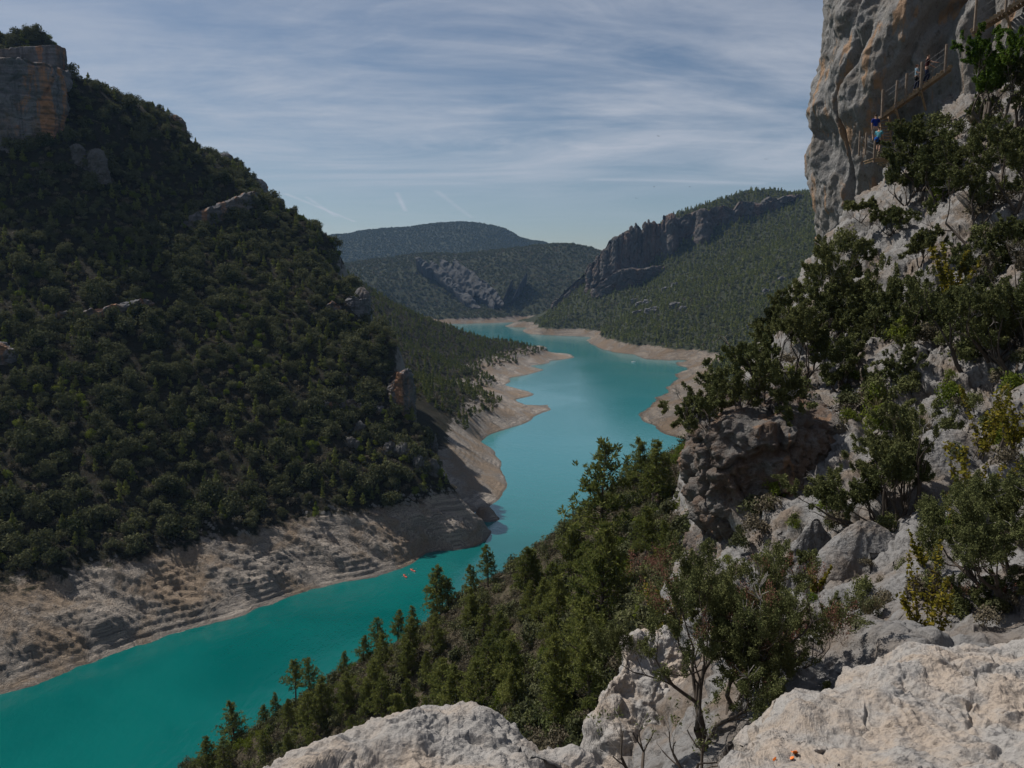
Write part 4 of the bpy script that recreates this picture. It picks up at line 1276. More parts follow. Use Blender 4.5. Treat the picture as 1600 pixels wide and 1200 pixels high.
build_wood(fFR, pts, 3300, "woods on the far ridge", lambda g, nv, z: 'oak', lambda g, k: g.uniform(3.5, 6.5), 0, 10, 0.05)

# ------------------------------------------------------------------ the near slope: pines, bushes and scrub
PINE_LIB = {}
for k, (kw) in enumerate((dict(H=9, R=2.6, bare=0.16, nb=56), dict(H=9, R=2.9, bare=0.25, nb=46), dict(H=9, R=2.1, bare=0.30, nb=44), dict(H=9, R=3.0, bare=0.10, nb=64, tuft=11), dict(H=9, R=2.5, bare=0.36, nb=40, tuft=9), dict(H=9, R=2.3, bare=0.12, nb=60))):
    segs, q = pine_parts(400 + k, **kw)
    PINE_LIB[k] = (tube_mesh("trunk", segs, M['bark'], 5), card_mesh("crown", q, M['pine']))


def put_pine(loc, H, rz, lab, grp=None, v=0, wide=1.0):
    t = tag(empty("pine_tree", loc, rz), lab, "tree", grp)
    t.scale = (H / 9 * wide, H / 9 * wide, H / 9)
    tr, cr = PINE_LIB[v % len(PINE_LIB)]
    obj("trunk", tr, t); obj("crown", cr, t)
    return t


def on_near(px, py):
    return fN.hit(px, py, 40, 150, 700)


for px, py, hp, v, lab in (
        (938, 880, 196, 1, "tallest pine, standing up against the lake"),
        (1003, 775, 88, 0, "slim pine on the slope's upper edge below the gnarled juniper"),
        (1024, 790, 100, 3, "dense pine touching the gnarled juniper's branches"),
        (978, 765, 48, 5, "small dark pine between the tallest pine and the slim edge pine"),
        (762, 893, 66, 2, "open pine at the slope's edge in front of the dark water"),
        (736, 905, 52, 0, "round pine just left of the open edge pine"),
        (682, 948, 84, 3, "broad dark double-headed pine near the red kayaks"),
        (648, 962, 48, 5, "narrow pine left of the broad double-headed pine"),
        (622, 990, 56, 2, "leaning pine on the edge between two rounder pines"),
        (590, 1018, 62, 1, "bushy edge pine over the teal water"),
        (568, 1030, 46, 0, "low pine at the edge left of the bushy edge pine"),
        (536, 1032, 38, 5, "short pine halfway along the slope's edge"),
        (463, 1086, 72, 4, "taller of the two pines standing together at the edge"),
        (484, 1088, 66, 1, "rounder of the two pines standing together at the edge"),
        (432, 1118, 38, 5, "small pine at the edge left of the pair"),
        (412, 1122, 34, 3, "dark rounded pine next to the small edge pine"),
        (367, 1160, 74, 0, "pointed pine at the lower end of the slope"),
        (325, 1212, 62, 3, "lowest pine on the slope, cut by the bottom edge"),
        (352, 1215, 66, 1, "pale bushy pine beside the lowest pine"),
        (820, 950, 96, 2, "slim pine with a bare dark trunk among the scrub"),
        (862, 960, 84, 0, "mid-slope pine left of the big shaded pine"),
        (893, 905, 88, 4, "pine with an open crown below the tallest pine"),
        (940, 985, 178, 3, "big shaded pine in the middle of the slope"),
        (915, 1082, 158, 1, "big pine left of the tall grey boulder"),
        (783, 1085, 104, 2, "sparse pine above the bottom boulder's right end"),
        (805, 1128, 92, 0, "pale pine just over the bottom boulder"),
        (873, 1140, 112, 5, "leaning thin pine beside the bottom boulder"),
        (690, 1108, 84, 4, "dark pine behind the bottom boulder's peak"),
        (733, 990, 62, 5, "small pine among grey scrub, mid slope"),
        (640, 1042, 78, 2, "pine with a long bare trunk over a dark shadow"),
        (677, 1020, 60, 0, "light green young pine in open scrub"),
        (1010, 870, 78, 3, "round pine right of the big shaded pine"),
        (482, 1165, 86, 1, "broad pine in the lower scrub"),
        (450, 1150, 60, 2, "thin pine left of the broad lower pine"),
        (575, 1120, 58, 5, "stunted pine in the lower scrub"),
        (540, 1100, 52, 0, "low spreading pine in the lower scrub"),
        (860, 1040, 76, 4, "pine with twin heads above the sparse pine"),
        (1040, 880, 66, 0, "pine at the foot of the undercut outcrop"),
        (700, 955, 50, 4, "short pine behind the broad double-headed pine")):
    h = next((q for q in (on_near(px, py + e) for e in range(0, 70, 5)) if q), None)
    if not h: continue
    put_pine((h[0], h[1], h[2] - 0.15), (hp + 8) / F * h[1], px * 0.7, lab, None, v, 1.05)

# more pines between the ones picked out above
g = np.random.default_rng(77)
k = 0
pin = []
for i in range(2500):
    px, py = g.uniform(290, 1080), g.uniform(740, 1200)
    if py < 1395 - 0.64 * px + 45 or px > 930: continue
    h = on_near(px, py)
    if h is None or any((h[0] - a) ** 2 + (h[1] - b) ** 2 < 10 for a, b in pin): continue
    pin.append((h[0], h[1]))
    w = "on the lake-side edge of the near slope" if py < 1395 - 0.64 * px + 70 else "just above the bottom boulder" if py > 1060 else "on the near slope left of the undercut outcrop" if px > 880 else "in the middle of the near slope"
    put_pine((h[0], h[1], h[2] - 0.15), g.uniform(3.0, 7.5), px * 0.7, "young green pine " + w, "young pines " + w, i, g.uniform(0.95, 1.25))
    k += 1
    if k >= 45: break

BUSH = {'oak': [bush_cards(s, 13, 75, 0.10, 0.95) for s in range(500, 504)], 'lime': [bush_cards(s, 12, 80, 0.085, 1.05) for s in range(510, 513)],
        'brush': [bush_cards(s, 10, 60, 0.10, 0.6, 0.6) for s in range(520, 524)], 'juniper': [bush_cards(s, 14, 70, 0.09, 0.85, 0.4) for s in range(530, 533)]}
BUSH_MESH = {k: [card_mesh("bush", q, M[k]) for q in v] for k, v in BUSH.items()}
pts = scatter(fN, 250, 1180, 30, 150, 1.15, 0.95, 13, 6)
rec = []
g = np.random.default_rng(14)
for x, y, z, nv, sl in pts:
    px, py, d = proj((x, y, z + 0.7))
    u = g.random() + 0.35 * nv
    kind = 'brush' if u < 0.52 else 'oak' if u < 0.76 else 'juniper' if u < 0.93 else 'lime'
    r = {'brush': g.uniform(0.5, 1.0), 'oak': g.uniform(0.6, 1.6), 'juniper': g.uniform(0.6, 1.4), 'lime': g.uniform(0.5, 1.3)}[kind]
    seen = -10 < px < 1120 and -10 < py < 1220
    rec.append((x, y, z, kind, r, r / y if seen else 0))
order = sorted(range(len(rec)), key=lambda i: -rec[i][5])
ind = set()
for i in order:
    x, y, z, kind, r, s = rec[i]
    if s and len(ind) < 240 and in_view(fN, x, y, z + r, 25):
        ind.add(i)
NAMES = {'oak': ("kermes_oak_bush", "dark rounded oak bush"), 'lime': ("bright_bush", "bright green bush"), 'brush': ("scrub_bush", "grey-brown dry scrub bush"), 'juniper': ("juniper_bush", "olive juniper bush")}
bulk = {}
for i, (x, y, z, kind, r, s) in enumerate(rec):
    v = int(g.integers(0, 99)); rz = g.uniform(0, 6.28); sz = r * g.uniform(0.85, 1.3)
    if i in ind:
        px, py, d = proj((x, y, z))
        w = "near the slope's lake-side edge" if py < 1330 - 0.62 * px + 60 else "low on the near slope behind the bottom boulder" if py > 1040 else "in the upper scrub of the near slope by the outcrop" if px > 900 else "in the middle of the near slope"
        me = BUSH_MESH[kind][v % len(BUSH_MESH[kind])]
        o = obj(NAMES[kind][0], me)
        o.location = (x, y, z - 0.12 * r); o.rotation_euler = (0, 0, rz); o.scale = (r, r, sz)
        tag(o, NAMES[kind][1] + " " + w, "bush", NAMES[kind][0].replace('_', ' ') + "es " + w)
    else:
        bulk.setdefault(kind, []).append(place_cards(BUSH[kind][v % len(BUSH[kind])][v % 2::2], x, y, z - 0.12 * r, rz, r, sz))
mats = list(bulk)
q = np.concatenate([np.concatenate(bulk[k]) for k in mats])
idx = np.concatenate([np.full(sum(len(a) for a in bulk[k]), j) for j, k in enumerate(mats)])
tag(obj("undergrowth", card_mesh("undergrowth", q, [M[k] for k in mats], idx)), "low mixed scrub on the near slope", kind='stuff')
# bare pale rock on that slope
for px, py, w, h_, sd, lab in ((500, 1072, 26, 26, 61, "pinkish rock beside the pair of edge pines"), (1028, 792, 18, 20, 62, "pale rock between pines on the slope's upper edge"), (1017, 872, 16, 16, 63, "pale boulder on the worn path"), (1045, 885, 34, 8, 64, "flat pale stone lying on the worn path")):
    h = on_near(px, py)
    if h:
        r = w / F * h[1] / 2
        o = rock_mass("boulder", [(h[0] + r * math.cos(a) * (1 + 0.2 * math.sin(3 * a + sd)), h[1] + r * math.sin(a)) for a in np.linspace(0, 6.28, 9)[:-1]], h[2] - 1, h[2] + h_ / F * h[1], M['outcrop'], 80, 30, 8, 0.9, 0.22, sd, 0.1, 0.2, dome=0.15)
        tag(o, lab, "boulder")

# ------------------------------------------------------------------ shrubs on the rocks beside the camera


def leafy(tips, rng, n, size, width, plume, along=0.9, up=0.35, spread=0.75, kind='blade'):
    """foliage in tight sprays: every branch end carries a few dense tufts"""
    Q = []
    for p, d, L in tips:
        for _ in range(rng.integers(3, 6)):
            m = max(4, int(n * rng.uniform(0.2, 0.5)))
            cc = p + d * rng.uniform(-along, 0.7) * L * 0.8 + rng.normal(0, plume * 0.9, 3)
            ax = d * 0.8 + rng.normal(0, 0.4, 3) + np.array([0, 0, up]); ax /= np.linalg.norm(ax)
            t = rng.uniform(0, 1, m)
            c = cc + ax * (t * plume * 2.6)[:, None] + rng.normal(0, plume * 0.42, (m, 3)) * (1.1 - 0.7 * t)[:, None]
            dd = ax * 0.9 + rng.normal(0, spread, (m, 3))
            s = size * rng.uniform(0.6, 1.4, m)
            Q.append(blades(c, dd, s, width, rng) if kind == 'blade' else cards(c, dd, s * 0.5, width, rng))
    return np.concatenate(Q)


def make_juniper(name, loc, H, lab, seed, spread=0.75, lean=(0, 0), px=0.011, dense=1.0, mat='juniper', stems=4, dead=0.12, trunk_r=0.028, cat="shrub", kind='blade', rust=0.0, depth=3, up=0.3):
    """a crooked woody shrub: stems, foliage in sprays at the branch ends, some bare grey twigs; px = metres per picture pixel"""
    rng = np.random.default_rng(seed)
    t = tag(empty(name, loc), lab, cat)
    segs, tips = [], []
    for k in range(stems):
        a = k * 2.4 + rng.uniform(0, 1)
        d = np.array([math.cos(a) * spread + lean[0], math.sin(a) * spread + lean[1], 1.0]); d /= np.linalg.norm(d)
        s2, t2 = grow(rng, (rng.normal(0, 0.03 * H), rng.normal(0, 0.03 * H), -0.1), d, H * rng.uniform(0.34, 0.48), trunk_r * H * rng.uniform(0.6, 1), depth, up, 0.55, (2, 3), 0.16, 0.70)
        segs += s2; tips += t2
    tips = np.array(tips, dtype=object)
    z = np.array([p[2] for p in tips[:, 0]])
    k = rng.random(len(tips)) < dead
    live = [tuple(q) for q in tips[~k]]
    size = max(px * 2.1, 0.0105 * H)
    n = int(dense * min(270, 80 * (0.055 * H / size) ** 1.3 + 40))
    if rust:
        r = rng.random(len(live)) < rust
        rl = [q for q, f in zip(live, r) if f]; live = [q for q, f in zip(live, r) if not f]
        if rl:
            o = obj("dry_foliage", card_mesh("dry_foliage", leafy(rl, rng, n * 0.6, size, 0.16, 0.045 * H), M['rust']), t)
            o['label'] = "rust-red dried sprays"
    obj("foliage", card_mesh("foliage", leafy(live, rng, n, size, 0.26 if kind == 'blade' else 0.6, 0.030 * H, kind=kind), M[mat]), t)
    dd = [tuple(q) for q in tips[k]]
    sg = []
    if dd:
        for p, d, L in dd:
            for _ in range(6):
                e = d + rng.normal(0, 0.6, 3); e /= np.linalg.norm(e)
                e2 = e + rng.normal(0, 0.45, 3); e2 /= np.linalg.norm(e2)
                mdl = p + e * L * 0.35
                sg.append((p, mdl, 0.0026 * H, 0.002 * H)); sg.append((mdl, mdl + e2 * L * 0.35, 0.002 * H, 0.0012 * H))
    v, f = tubes(segs + sg, 5)
    obj("branches", mesh_np("branches", v, f, [M['bark'], M['deadwood']], True, np.repeat([0, 1], [len(segs) * 5, len(f) - len(segs) * 5])), t)
    return t


def make_box(name, loc, H, lab, seed, stems=9, px=0.011, spread=0.28, mat='box'):
    """upright stems closely set with small leaves"""
    rng = np.random.default_rng(seed)
    t = tag(empty(name, loc), lab, "shrub")
    segs, Q = [], []
    leaf = max(px * 2.4, 0.020)
    for k in range(stems):
        a = rng.uniform(0, 6.28)
        p = np.array([rng.normal(0, 0.03 * H), rng.normal(0, 0.03 * H), -0.05])
        d = np.array([math.cos(a) * spread, math.sin(a) * spread, 1.0])
        L = H * rng.uniform(0.45, 1.0)
        for s in range(6):
            d = d + rng.normal(0, 0.09, 3); d /= np.linalg.norm(d)
            n = p + d * L / 6
            segs.append((p, n, 0.008 * H * (1 - s / 7), 0.008 * H * (1 - (s + 1) / 7)))
            if s > 0:
                m = int(26 * (L / 6) / (leaf * 2.2)) // 3 + 6
                c = p + (n - p) * rng.random((m, 1)) + rng.normal(0, 0.026 * H, (m, 3)) * (1.15 - s * 0.12)
                Q.append(cards(c, rng.normal(0, 0.8, (m, 3)) + np.array([0, 0, 0.7]), leaf * rng.uniform(0.6, 1.3, m), 0.6, rng))
            p = n
    obj("stems", tube_mesh("stems", segs, M['bark'], 4), t)
    obj("foliage", card_mesh("foliage", np.concatenate(Q), M[mat]), t)
    return t


def make_twigs(loc, H, lab, seed, lean=(0, 0), stems=2):
    rng = np.random.default_rng(seed)
    t = tag(empty("bare_bush", loc), lab, "shrub")
    segs, tips = [], []
    for k in range(stems):
        d = np.array([lean[0] + rng.normal(0, 0.3), lean[1] + rng.normal(0, 0.3), 1.0]); d /= np.linalg.norm(d)
        s2, t2 = grow(rng, (rng.normal(0, 0.05), rng.normal(0, 0.05), -0.1), d, H * 0.42, 0.022 * H, 4, 0.12, 0.6, (2, 3), 0.16, 0.68)
        segs += s2; tips += t2
    big = [s for s in segs if s[2] > 0.006 * H]; fine = [s for s in segs if s[2] <= 0.006 * H]
    v, f = tubes(big + [(a, b, c * 0.8, d * 0.7) for a, b, c, d in fine], 5)
    obj("branches", mesh_np("branches", v, f, [M['bark'], M['deadwood']], True, np.repeat([0, 1], [len(big) * 5, len(f) - len(big) * 5])), t)
    live = [q for q in tips if rng.random() < 0.10]
    if live: obj("foliage", card_mesh("foliage", leafy(live, rng, 16, 0.04, 0.2, 0.03 * H), M['juniper']), t)
    return t


def make_grass(loc, H, lab, seed, n=90, mat='straw', grp=None):
    rng = np.random.default_rng(seed)
    a = rng.uniform(0, 6.28, n); r = rng.uniform(0.1, 0.75, n)
    c = np.stack([rng.normal(0, 0.08 * H, n), rng.normal(0, 0.08 * H, n), np.zeros(n) - 0.03], 1)
    d = np.stack([np.cos(a) * r, np.sin(a) * r, np.ones(n)], 1)
    s = H * rng.uniform(0.5, 1.1, n)
    q1 = blades(c, d, s * 0.6, 0.018, rng)
    d2 = d * np.array([1.7, 1.7, 0.7])
    q2 = blades(q1[:, 2], d2, s * 0.5, 0.016, rng)
    o = obj("grass_tuft", card_mesh("grass_tuft", np.concatenate([q1, q2]), M[mat]))
    o.location = loc
    return tag(o, lab, "grass tuft", grp)


def on_rock(px, py, y0=4.5, y1=75):
    h = fK.hit(px, py, y0, y1, 1600)
    return h


def jun(px, py, hp, lab, seed, Y=None, **kw):
    h = P(px, py, Y) if Y else on_rock(px, py)
    if h is None: return
    H = hp / F * h[1]
    return make_juniper(kw.pop('name', "juniper_shrub"), (h[0], h[1], h[2] - 0.05), H, lab, seed, px=h[1] / F * 1.56, **kw)


# trees and shrubs around the stairway and down the right-hand slope
jun(1545, 215, 140, "bright green broad-leaved tree beside the wooden stairway", 601, 43, name="broadleaf_tree", mat='green', spread=0.75, stems=4, dense=1.9, kind='card', dead=0.03, cat="tree", depth=3)
jun(1440, 296, 85, "dark shrub under the stairway, left of the bright green tree", 602, spread=0.9, dense=1.3)
jun(1415, 318, 62, "small olive shrub at the very foot of the lower stair flight", 603, spread=0.9)
jun(1512, 380, 110, "dark juniper below the bright green tree", 604, spread=0.9, dense=1.4)
jun(1590, 330, 120, "dark juniper at the picture's right edge beside the bright tree", 605, spread=0.7, dense=1.3)
jun(1345, 345, 34, "little shrub in the corner where pale slope meets tall cliff", 606, 50, spread=0.9)
jun(1308, 470, 90, "upright dark juniper against the pale rock face", 607, 46, spread=0.4, dense=1.5)
jun(1310, 575, 175, "tall dense dark juniper left of the pale rock face", 608, 40, spread=0.6, dense=1.7, stems=6)
jun(1238, 560, 88, "juniper on the skyline edge of the rocky slope", 609, 45, spread=0.8, dense=1.4)
jun(1240, 610, 130, "grey-green juniper at the left end of the shrub belt", 610, 36, spread=0.8, dense=1.5, stems=5)
jun(1380, 605, 140, "broad dark juniper in the middle of the shrub belt", 611, 35, spread=0.9, dense=1.6, stems=6)
jun(1450, 590, 120, "olive juniper right of the broad one in the shrub belt", 612, 33, spread=0.9, dense=1.5, stems=5)
jun(1515, 600, 150, "crooked juniper with a visible trunk near the shrub belt's right end", 613, 29, spread=0.8, dense=1.3, stems=4)
jun(1590, 600, 165, "dark juniper closing the shrub belt at the right edge", 614, 27, spread=0.8, dense=1.5, stems=5)
jun(1440, 425, 60, "lone small juniper on the pale rock face", 615, spread=0.9, dense=1.2)
jun(1575, 480, 95, "brownish open shrub high on the right edge", 616, spread=0.9, dense=1.0, mat='brush', dead=0.3)
jun(1390, 365, 40, "low dark cushion shrub on the pale rock face", 617, spread=1.2)
jun(1200, 520, 40, "low shrub on the skyline left of the shrub belt", 618, 48, spread=1.1, mat='oak')
jun(1168, 682, 165, "gnarled juniper with pale dead branches leaning out over the outcrop", 620, 31.5, name="gnarled_juniper", spread=0.85, lean=(-0.55, 0), stems=6, dense=2.4, dead=0.2, trunk_r=0.035, cat="tree", up=0.12)
jun(1112, 690, 95, "lower limb-like juniper hanging over the outcrop's left end", 621, 30.2, spread=1.2, lean=(-0.5, 0), stems=4, dense=1.4, dead=0.2, up=0.05)
jun(1400, 845, 185, "leaning dark juniper spread against the sunlit slab", 622, 20.5, spread=0.8, lean=(-0.45, 0), stems=8, dense=2.4, dead=0.12, trunk_r=0.032)
jun(1590, 985, 290, "large juniper filling the right edge above the largest boulder", 623, 11.5, spread=0.7, stems=6, dense=2.4, depth=4)
jun(1530, 1000, 130, "low spreading juniper behind the largest boulder", 624, 11.5, spread=1.1, lean=(-0.2, 0), stems=5, dense=1.2, dead=0.25, rust=0.15)
jun(1135, 1205, 315, "dark juniper with a thick trunk in front of the tall grey boulder", 625, 9.6, spread=0.42, lean=(0.0, 0), stems=5, dense=2.4, dead=0.12, trunk_r=0.036, depth=4, rust=0.07)
jun(1195, 1110, 185, "twisted juniper with rust-red dead sprays behind the boulders", 626, 11, spread=0.75, lean=(0.35, 0), stems=5, dense=2.0, dead=0.2, rust=0.3, trunk_r=0.035)
jun(1120, 1000, 115, "upright green juniper behind the thick-trunked one", 627, 13, spread=0.4, stems=4, dense=2.2)
jun(1320, 1090, 45, "small green cushion shrub beside the largest boulder", 628, 8.8, spread=1.0, dense=1.2)
jun(1250, 905, 55, "small juniper on the ledge over the pale slab", 629, 20, spread=0.9)
jun(1450, 970, 90, "grey-green thin shrub between box bush and boulder", 630, 12.5, spread=0.8, mat='brush', dense=0.9)
for q in ((1270, 560, 110, "dark juniper filling the belt between the two leftmost upright ones", 661, 39), (1345, 560, 110, "green juniper just under the pale rock face", 662, 38), (1420, 545, 105, "grey-green juniper with a ragged top in the shrub belt's middle", 663, 37), (1480, 560, 110, "dark juniper left of the crooked one", 664, 33), (1555, 560, 130, "thick juniper right of the crooked one", 665, 28),
          (1320, 620, 90, "low wide juniper at the front of the shrub belt", 666, 34), (1410, 625, 80, "low wide juniper above the straw tufts", 667, 31), (1470, 330, 90, "dark juniper right under the bright tree's trunk", 668, 46), (1545, 310, 110, "dense dark juniper behind the bright tree's trunk", 669, 42), (1590, 200, 110, "dark juniper at the right edge level with the hikers", 670, 44),
          (1430, 270, 70, "dark juniper touching the foot of the long stair flight", 671, 50), (1530, 470, 90, "open juniper high above the belt's right end", 672, 34), (1590, 420, 80, "grey juniper at the right edge over the shrub belt", 673, 33), (1215, 570, 60, "small juniper hanging on the slope's left brink", 674, 46), (1130, 690, 70, "juniper tuft between the gnarled juniper's limbs", 675, 32)):
    jun(q[0], q[1], q[2], q[3], q[4], q[5], spread=0.85, dense=1.6, stems=5)
make_box("box_shrub", P(1515, 850, 17), 2.6, "tall upright box shrub on the sunlit slab", 640, 11, 0.02)
make_box("box_shrub", P(1530, 715, 21), 2.2, "thin yellowish box shrub above the tall one", 641, 7, 0.024)
make_box("box_shrub", P(1448, 1022, 11), 1.75, "yellow-green box shrub just behind the largest boulder", 642, 9, 0.014, 0.22)
make_box("box_shrub", P(1440, 880, 15.5), 0.9, "low yellow box shrub under the leaning juniper", 643, 9, 0.018, 0.6)
make_box("box_shrub", P(1045, 1030, 16.5), 1.9, "yellow-green box spires behind the tall grey boulder's top", 644, 12, 0.02, 0.2)
make_box("box_shrub", P(1275, 925, 18), 1.0, "olive box shrub on the ledge beside the pale slab", 645, 9, 0.02, 0.5)
make_box("box_shrub", P(1100, 950, 17), 1.1, "small box shrub at the foot of the outcrop", 646, 8, 0.02, 0.4)
make_box("box_shrub", P(1490, 470, 33), 3.0, "yellow-green box shrub high above the shrub belt", 647, 9, 0.04, 0.35)
make_box("box_shrub", P(1580, 700, 15), 1.6, "box shrub at the right edge over the large juniper", 648, 8, 0.018, 0.4)
make_twigs(P(1005, 1230, 8.6), 1.15, "larger bare twisted bush in front of the tall grey boulder", 650, (-0.25, 0.1), 2)
make_twigs(P(1085, 1225, 8.4), 1.05, "bare bush with pale twigs left of the thick-trunked juniper", 651, (-0.1, 0.1), 3)
make_twigs(P(1220, 1095, 10.5), 0.9, "bare grey bush under the rust-red sprays", 652, (0.4, 0), 2)
make_twigs(P(1150, 565, 40), 2.4, "bare dead snag above the gnarled juniper", 653, (-0.15, 0), 1)
make_twigs(P(1560, 690, 16), 1.5, "single bare sapling on the slab at the right", 654, (0.1, 0), 1)
g = np.random.default_rng(19)
k = 0
for px, py, n, lab in ((1410, 655, 5, "dry straw grass tuft on the ledge above the sunlit slab"), (1215, 640, 3, "green broom tuft on the ledge above the outcrop"), (1330, 960, 4, "straw tuft among the grey rocks behind the largest boulder"), (1260, 690, 4, "dry tuft on the dim ledge right of the gnarled juniper"), (1290, 1190, 2, "thin grass tuft at the bottom boulder's seam"), (1380, 1120, 1, "short dry tuft growing in a crack of the largest boulder")):
    for i in range(n):
        h = on_rock(px + g.uniform(-45, 45), py + g.uniform(-16, 16))
        if h:
            make_grass((h[0], h[1], h[2] + (0.35 if py > 1100 else 0)), (26 if n > 2 else 20) / F * h[1] * g.uniform(0.7, 1.4), lab, 700 + k, 80, 'straw' if 'green' not in lab else 'juniper', "grass tufts on the " + lab.split(" the ")[-1])
            k += 1
# small shrubs scattered over the rocky slope
cnt = 0
for i in range(900):
    px, py = g.uniform(1110, 1610), g.uniform(20, 1000)
    if px < 1230 and py < 560: continue
    if 1200 < px < 1560 and 690 < py < 990 and g.random() < 0.5: continue
    if 1300 < px < 1480 and 270 < py < 520 and g.random() < 0.6: continue
    h = on_rock(px, py)
    if h is None or h[1] < 10: continue
    rr_ = g.uniform(10, 26) / F * h[1]
    kind = ('juniper', 'brush', 'oak', 'juniper', 'brush', 'lime')[i % 6]
    w = "on the steep slope under the stairway" if py < 330 else "in the shrub belt across the rocky slope" if py < 640 else "on the broken ledges beside the outcrop" if px < 1300 else "among the slabs above the boulders"
    nm = {'juniper': ("juniper_cushion", "small dark juniper cushion"), 'brush': ("dry_shrub", "small dry grey-brown shrub"), 'oak': ("oak_scrub", "small dark oak shrub"), 'lime': ("green_shrub", "small fresh green shrub")}[kind]
    o = obj(nm[0], NEAR_MESH(kind, i) if False else BUSH_MESH[kind][i % len(BUSH_MESH[kind])])
    o.location = (h[0], h[1], h[2] - 0.15 * rr_); o.rotation_euler = (0, 0, g.uniform(0, 6.28)); o.scale = (rr_, rr_, rr_ * g.uniform(0.8, 1.4))
    tag(o, nm[1] + " " + w, "shrub", nm[1] + "s " + w)
    cnt += 1
    if cnt > 215: break

# ------------------------------------------------------------------ the wooden stairway on the cliff


def box_geo(V, Fc, c, ax, ay, az):
    """a beam: centre c, half-axis vectors"""
    c, ax, ay, az = (np.array(q, float) for q in (c, ax, ay, az))
    n = len(V)
    for sx, sy, sz in ((-1, -1, -1), (1, -1, -1), (1, 1, -1), (-1, 1, -1), (-1, -1, 1), (1, -1, 1), (1, 1, 1), (-1, 1, 1)):
        V.append(c + sx * ax + sy * ay + sz * az)
    for f in ((0, 3, 2, 1), (4, 5, 6, 7), (0, 1, 5, 4), (1, 2, 6, 5), (2, 3, 7, 6), (3, 0, 4, 7)):
        Fc.append([n + i for i in f])


def beam(name, p, q, w, h, mat, parent, up=(0, 0, 1)):
    p, q = np.array(p, float), np.array(q, float)
    d = q - p; L = np.linalg.norm(d); d /= L
    s = np.cross(d, up); s /= np.linalg.norm(s) + 1e-9
    u = np.cross(s, d)
    V, Fc = [], []
    box_geo(V, Fc, (p + q) / 2, d * L / 2, s * w / 2, u * h / 2)
    o = obj(name, mesh_np(name, np.array(V), np.array(Fc), mat, False), parent)
    md = o.modifiers.new("edge", 'BEVEL'); md.width = min(w, h) * 0.12; md.segments = 1
    return o


def stair_flight(name, a, b, n, width, label, posts, cable_h=(0.5, 0.95, 1.3), struts=True, seed=1):
    """flight of plank treads from a up to b; its outer side faces the camera"""
    a, b = np.array(a), np.array(b)
    t = tag(empty(name, a), label, "stairway")
    d = b - a
    hd = np.array([d[0], d[1], 0]); hd /= np.linalg.norm(hd)
    out = np.array([hd[1], -hd[0], 0])
    if out[1] > 0: out = -out
    R = random.Random(seed)
    z0 = np.zeros(3)
    for k in range(n):
        p = d * (k + 0.5) / n
        for sgn in (0,):
            beam("tread", p - out * width / 2, p + out * width / 2, np.linalg.norm(d[:2]) / n * 0.92, 0.06, M['wood'], t)
    for s in (-0.46, 0.46):
        o_ = out * width * s - np.array([0, 0, 0.12])
        beam("stringer", z0 + o_, d + o_, 0.07, 0.20, M['wood'], t)
    tops = []
    for f, hgt in posts:
        p = d * f + out * width * 0.5
        beam("post", p - np.array([0, 0, 0.25]), p + np.array([R.uniform(-0.03, 0.03), 0, hgt]), 0.13, 0.13, M['post'], t, (0, 1, 0))
        tops.append(p)
    for h in cable_h:
        segs = [(tops[i] + np.array([0, 0, h]), tops[i + 1] + np.array([0, 0, h]), 0.008, 0.008) for i in range(len(tops) - 1)]
        if segs: obj("cable", tube_mesh("cable", segs, M['steel'], 5), t)
    if struts:
        for f, _ in posts[1::2]:
            p = d * f + out * width * 0.45 - np.array([0, 0, 0.2])
            beam("strut", p, p - out * width * 0.75 + np.array([0.45, 0, -1.1]), 0.11, 0.13, M['wood'], t)
            beam("cross_beam", p - np.array([0, 0, 0.08]), p - out * width * 1.15 - np.array([0, 0, 0.08]), 0.12, 0.14, M['wood'], t)
    return t


def at(px, py, Y): return np.array(P(px, py, Y))


YS = 55.0
A0, A1 = at(1378, 181, YS), at(1487, 103, YS - 1.6)
stair_flight("wooden_stairway", A0, A1, 18, 1.15, "long sloping wooden stair flight bolted to the cliff below the two upper hikers", [(0.0, 1.55), (0.20, 1.5), (0.34, 1.5), (0.56, 1.5), (0.90, 1.5)], seed=1)
B0, B1 = at(1518, 50, YS - 2.0), at(1625, -16, YS - 4)
stair_flight("wooden_stairway", B0, B1, 18, 1.15, "top wooden stair flight leaving through the picture's upper corner", [(0.06, 1.9), (0.52, 1.5), (0.95, 1.5)], (0.5, 0.95), seed=2)
# the steep ladder stair under the long flight
t = tag(empty("ladder_stair", at(1385, 221, YS)), "steep wooden ladder stair under the long sloping flight", "stairway")
lo, hi = np.array([0, 0, 0.0]), np.array([0.05, 0.7, 1.65])
for k in range(8):
    p = lo + (hi - lo) * (k + 0.6) / 8
    beam("tread", p - np.array([0.27, 0, 0]), p + np.array([0.27, 0, 0]), 0.2, 0.05, M['wood'], t)
for sx in (-0.3, 0.3):
    beam("stringer", lo + np.array([sx, 0, 0]), hi + np.array([sx, 0, 0.1]), 0.07, 0.16, M['wood'], t, (0, 1, 0))
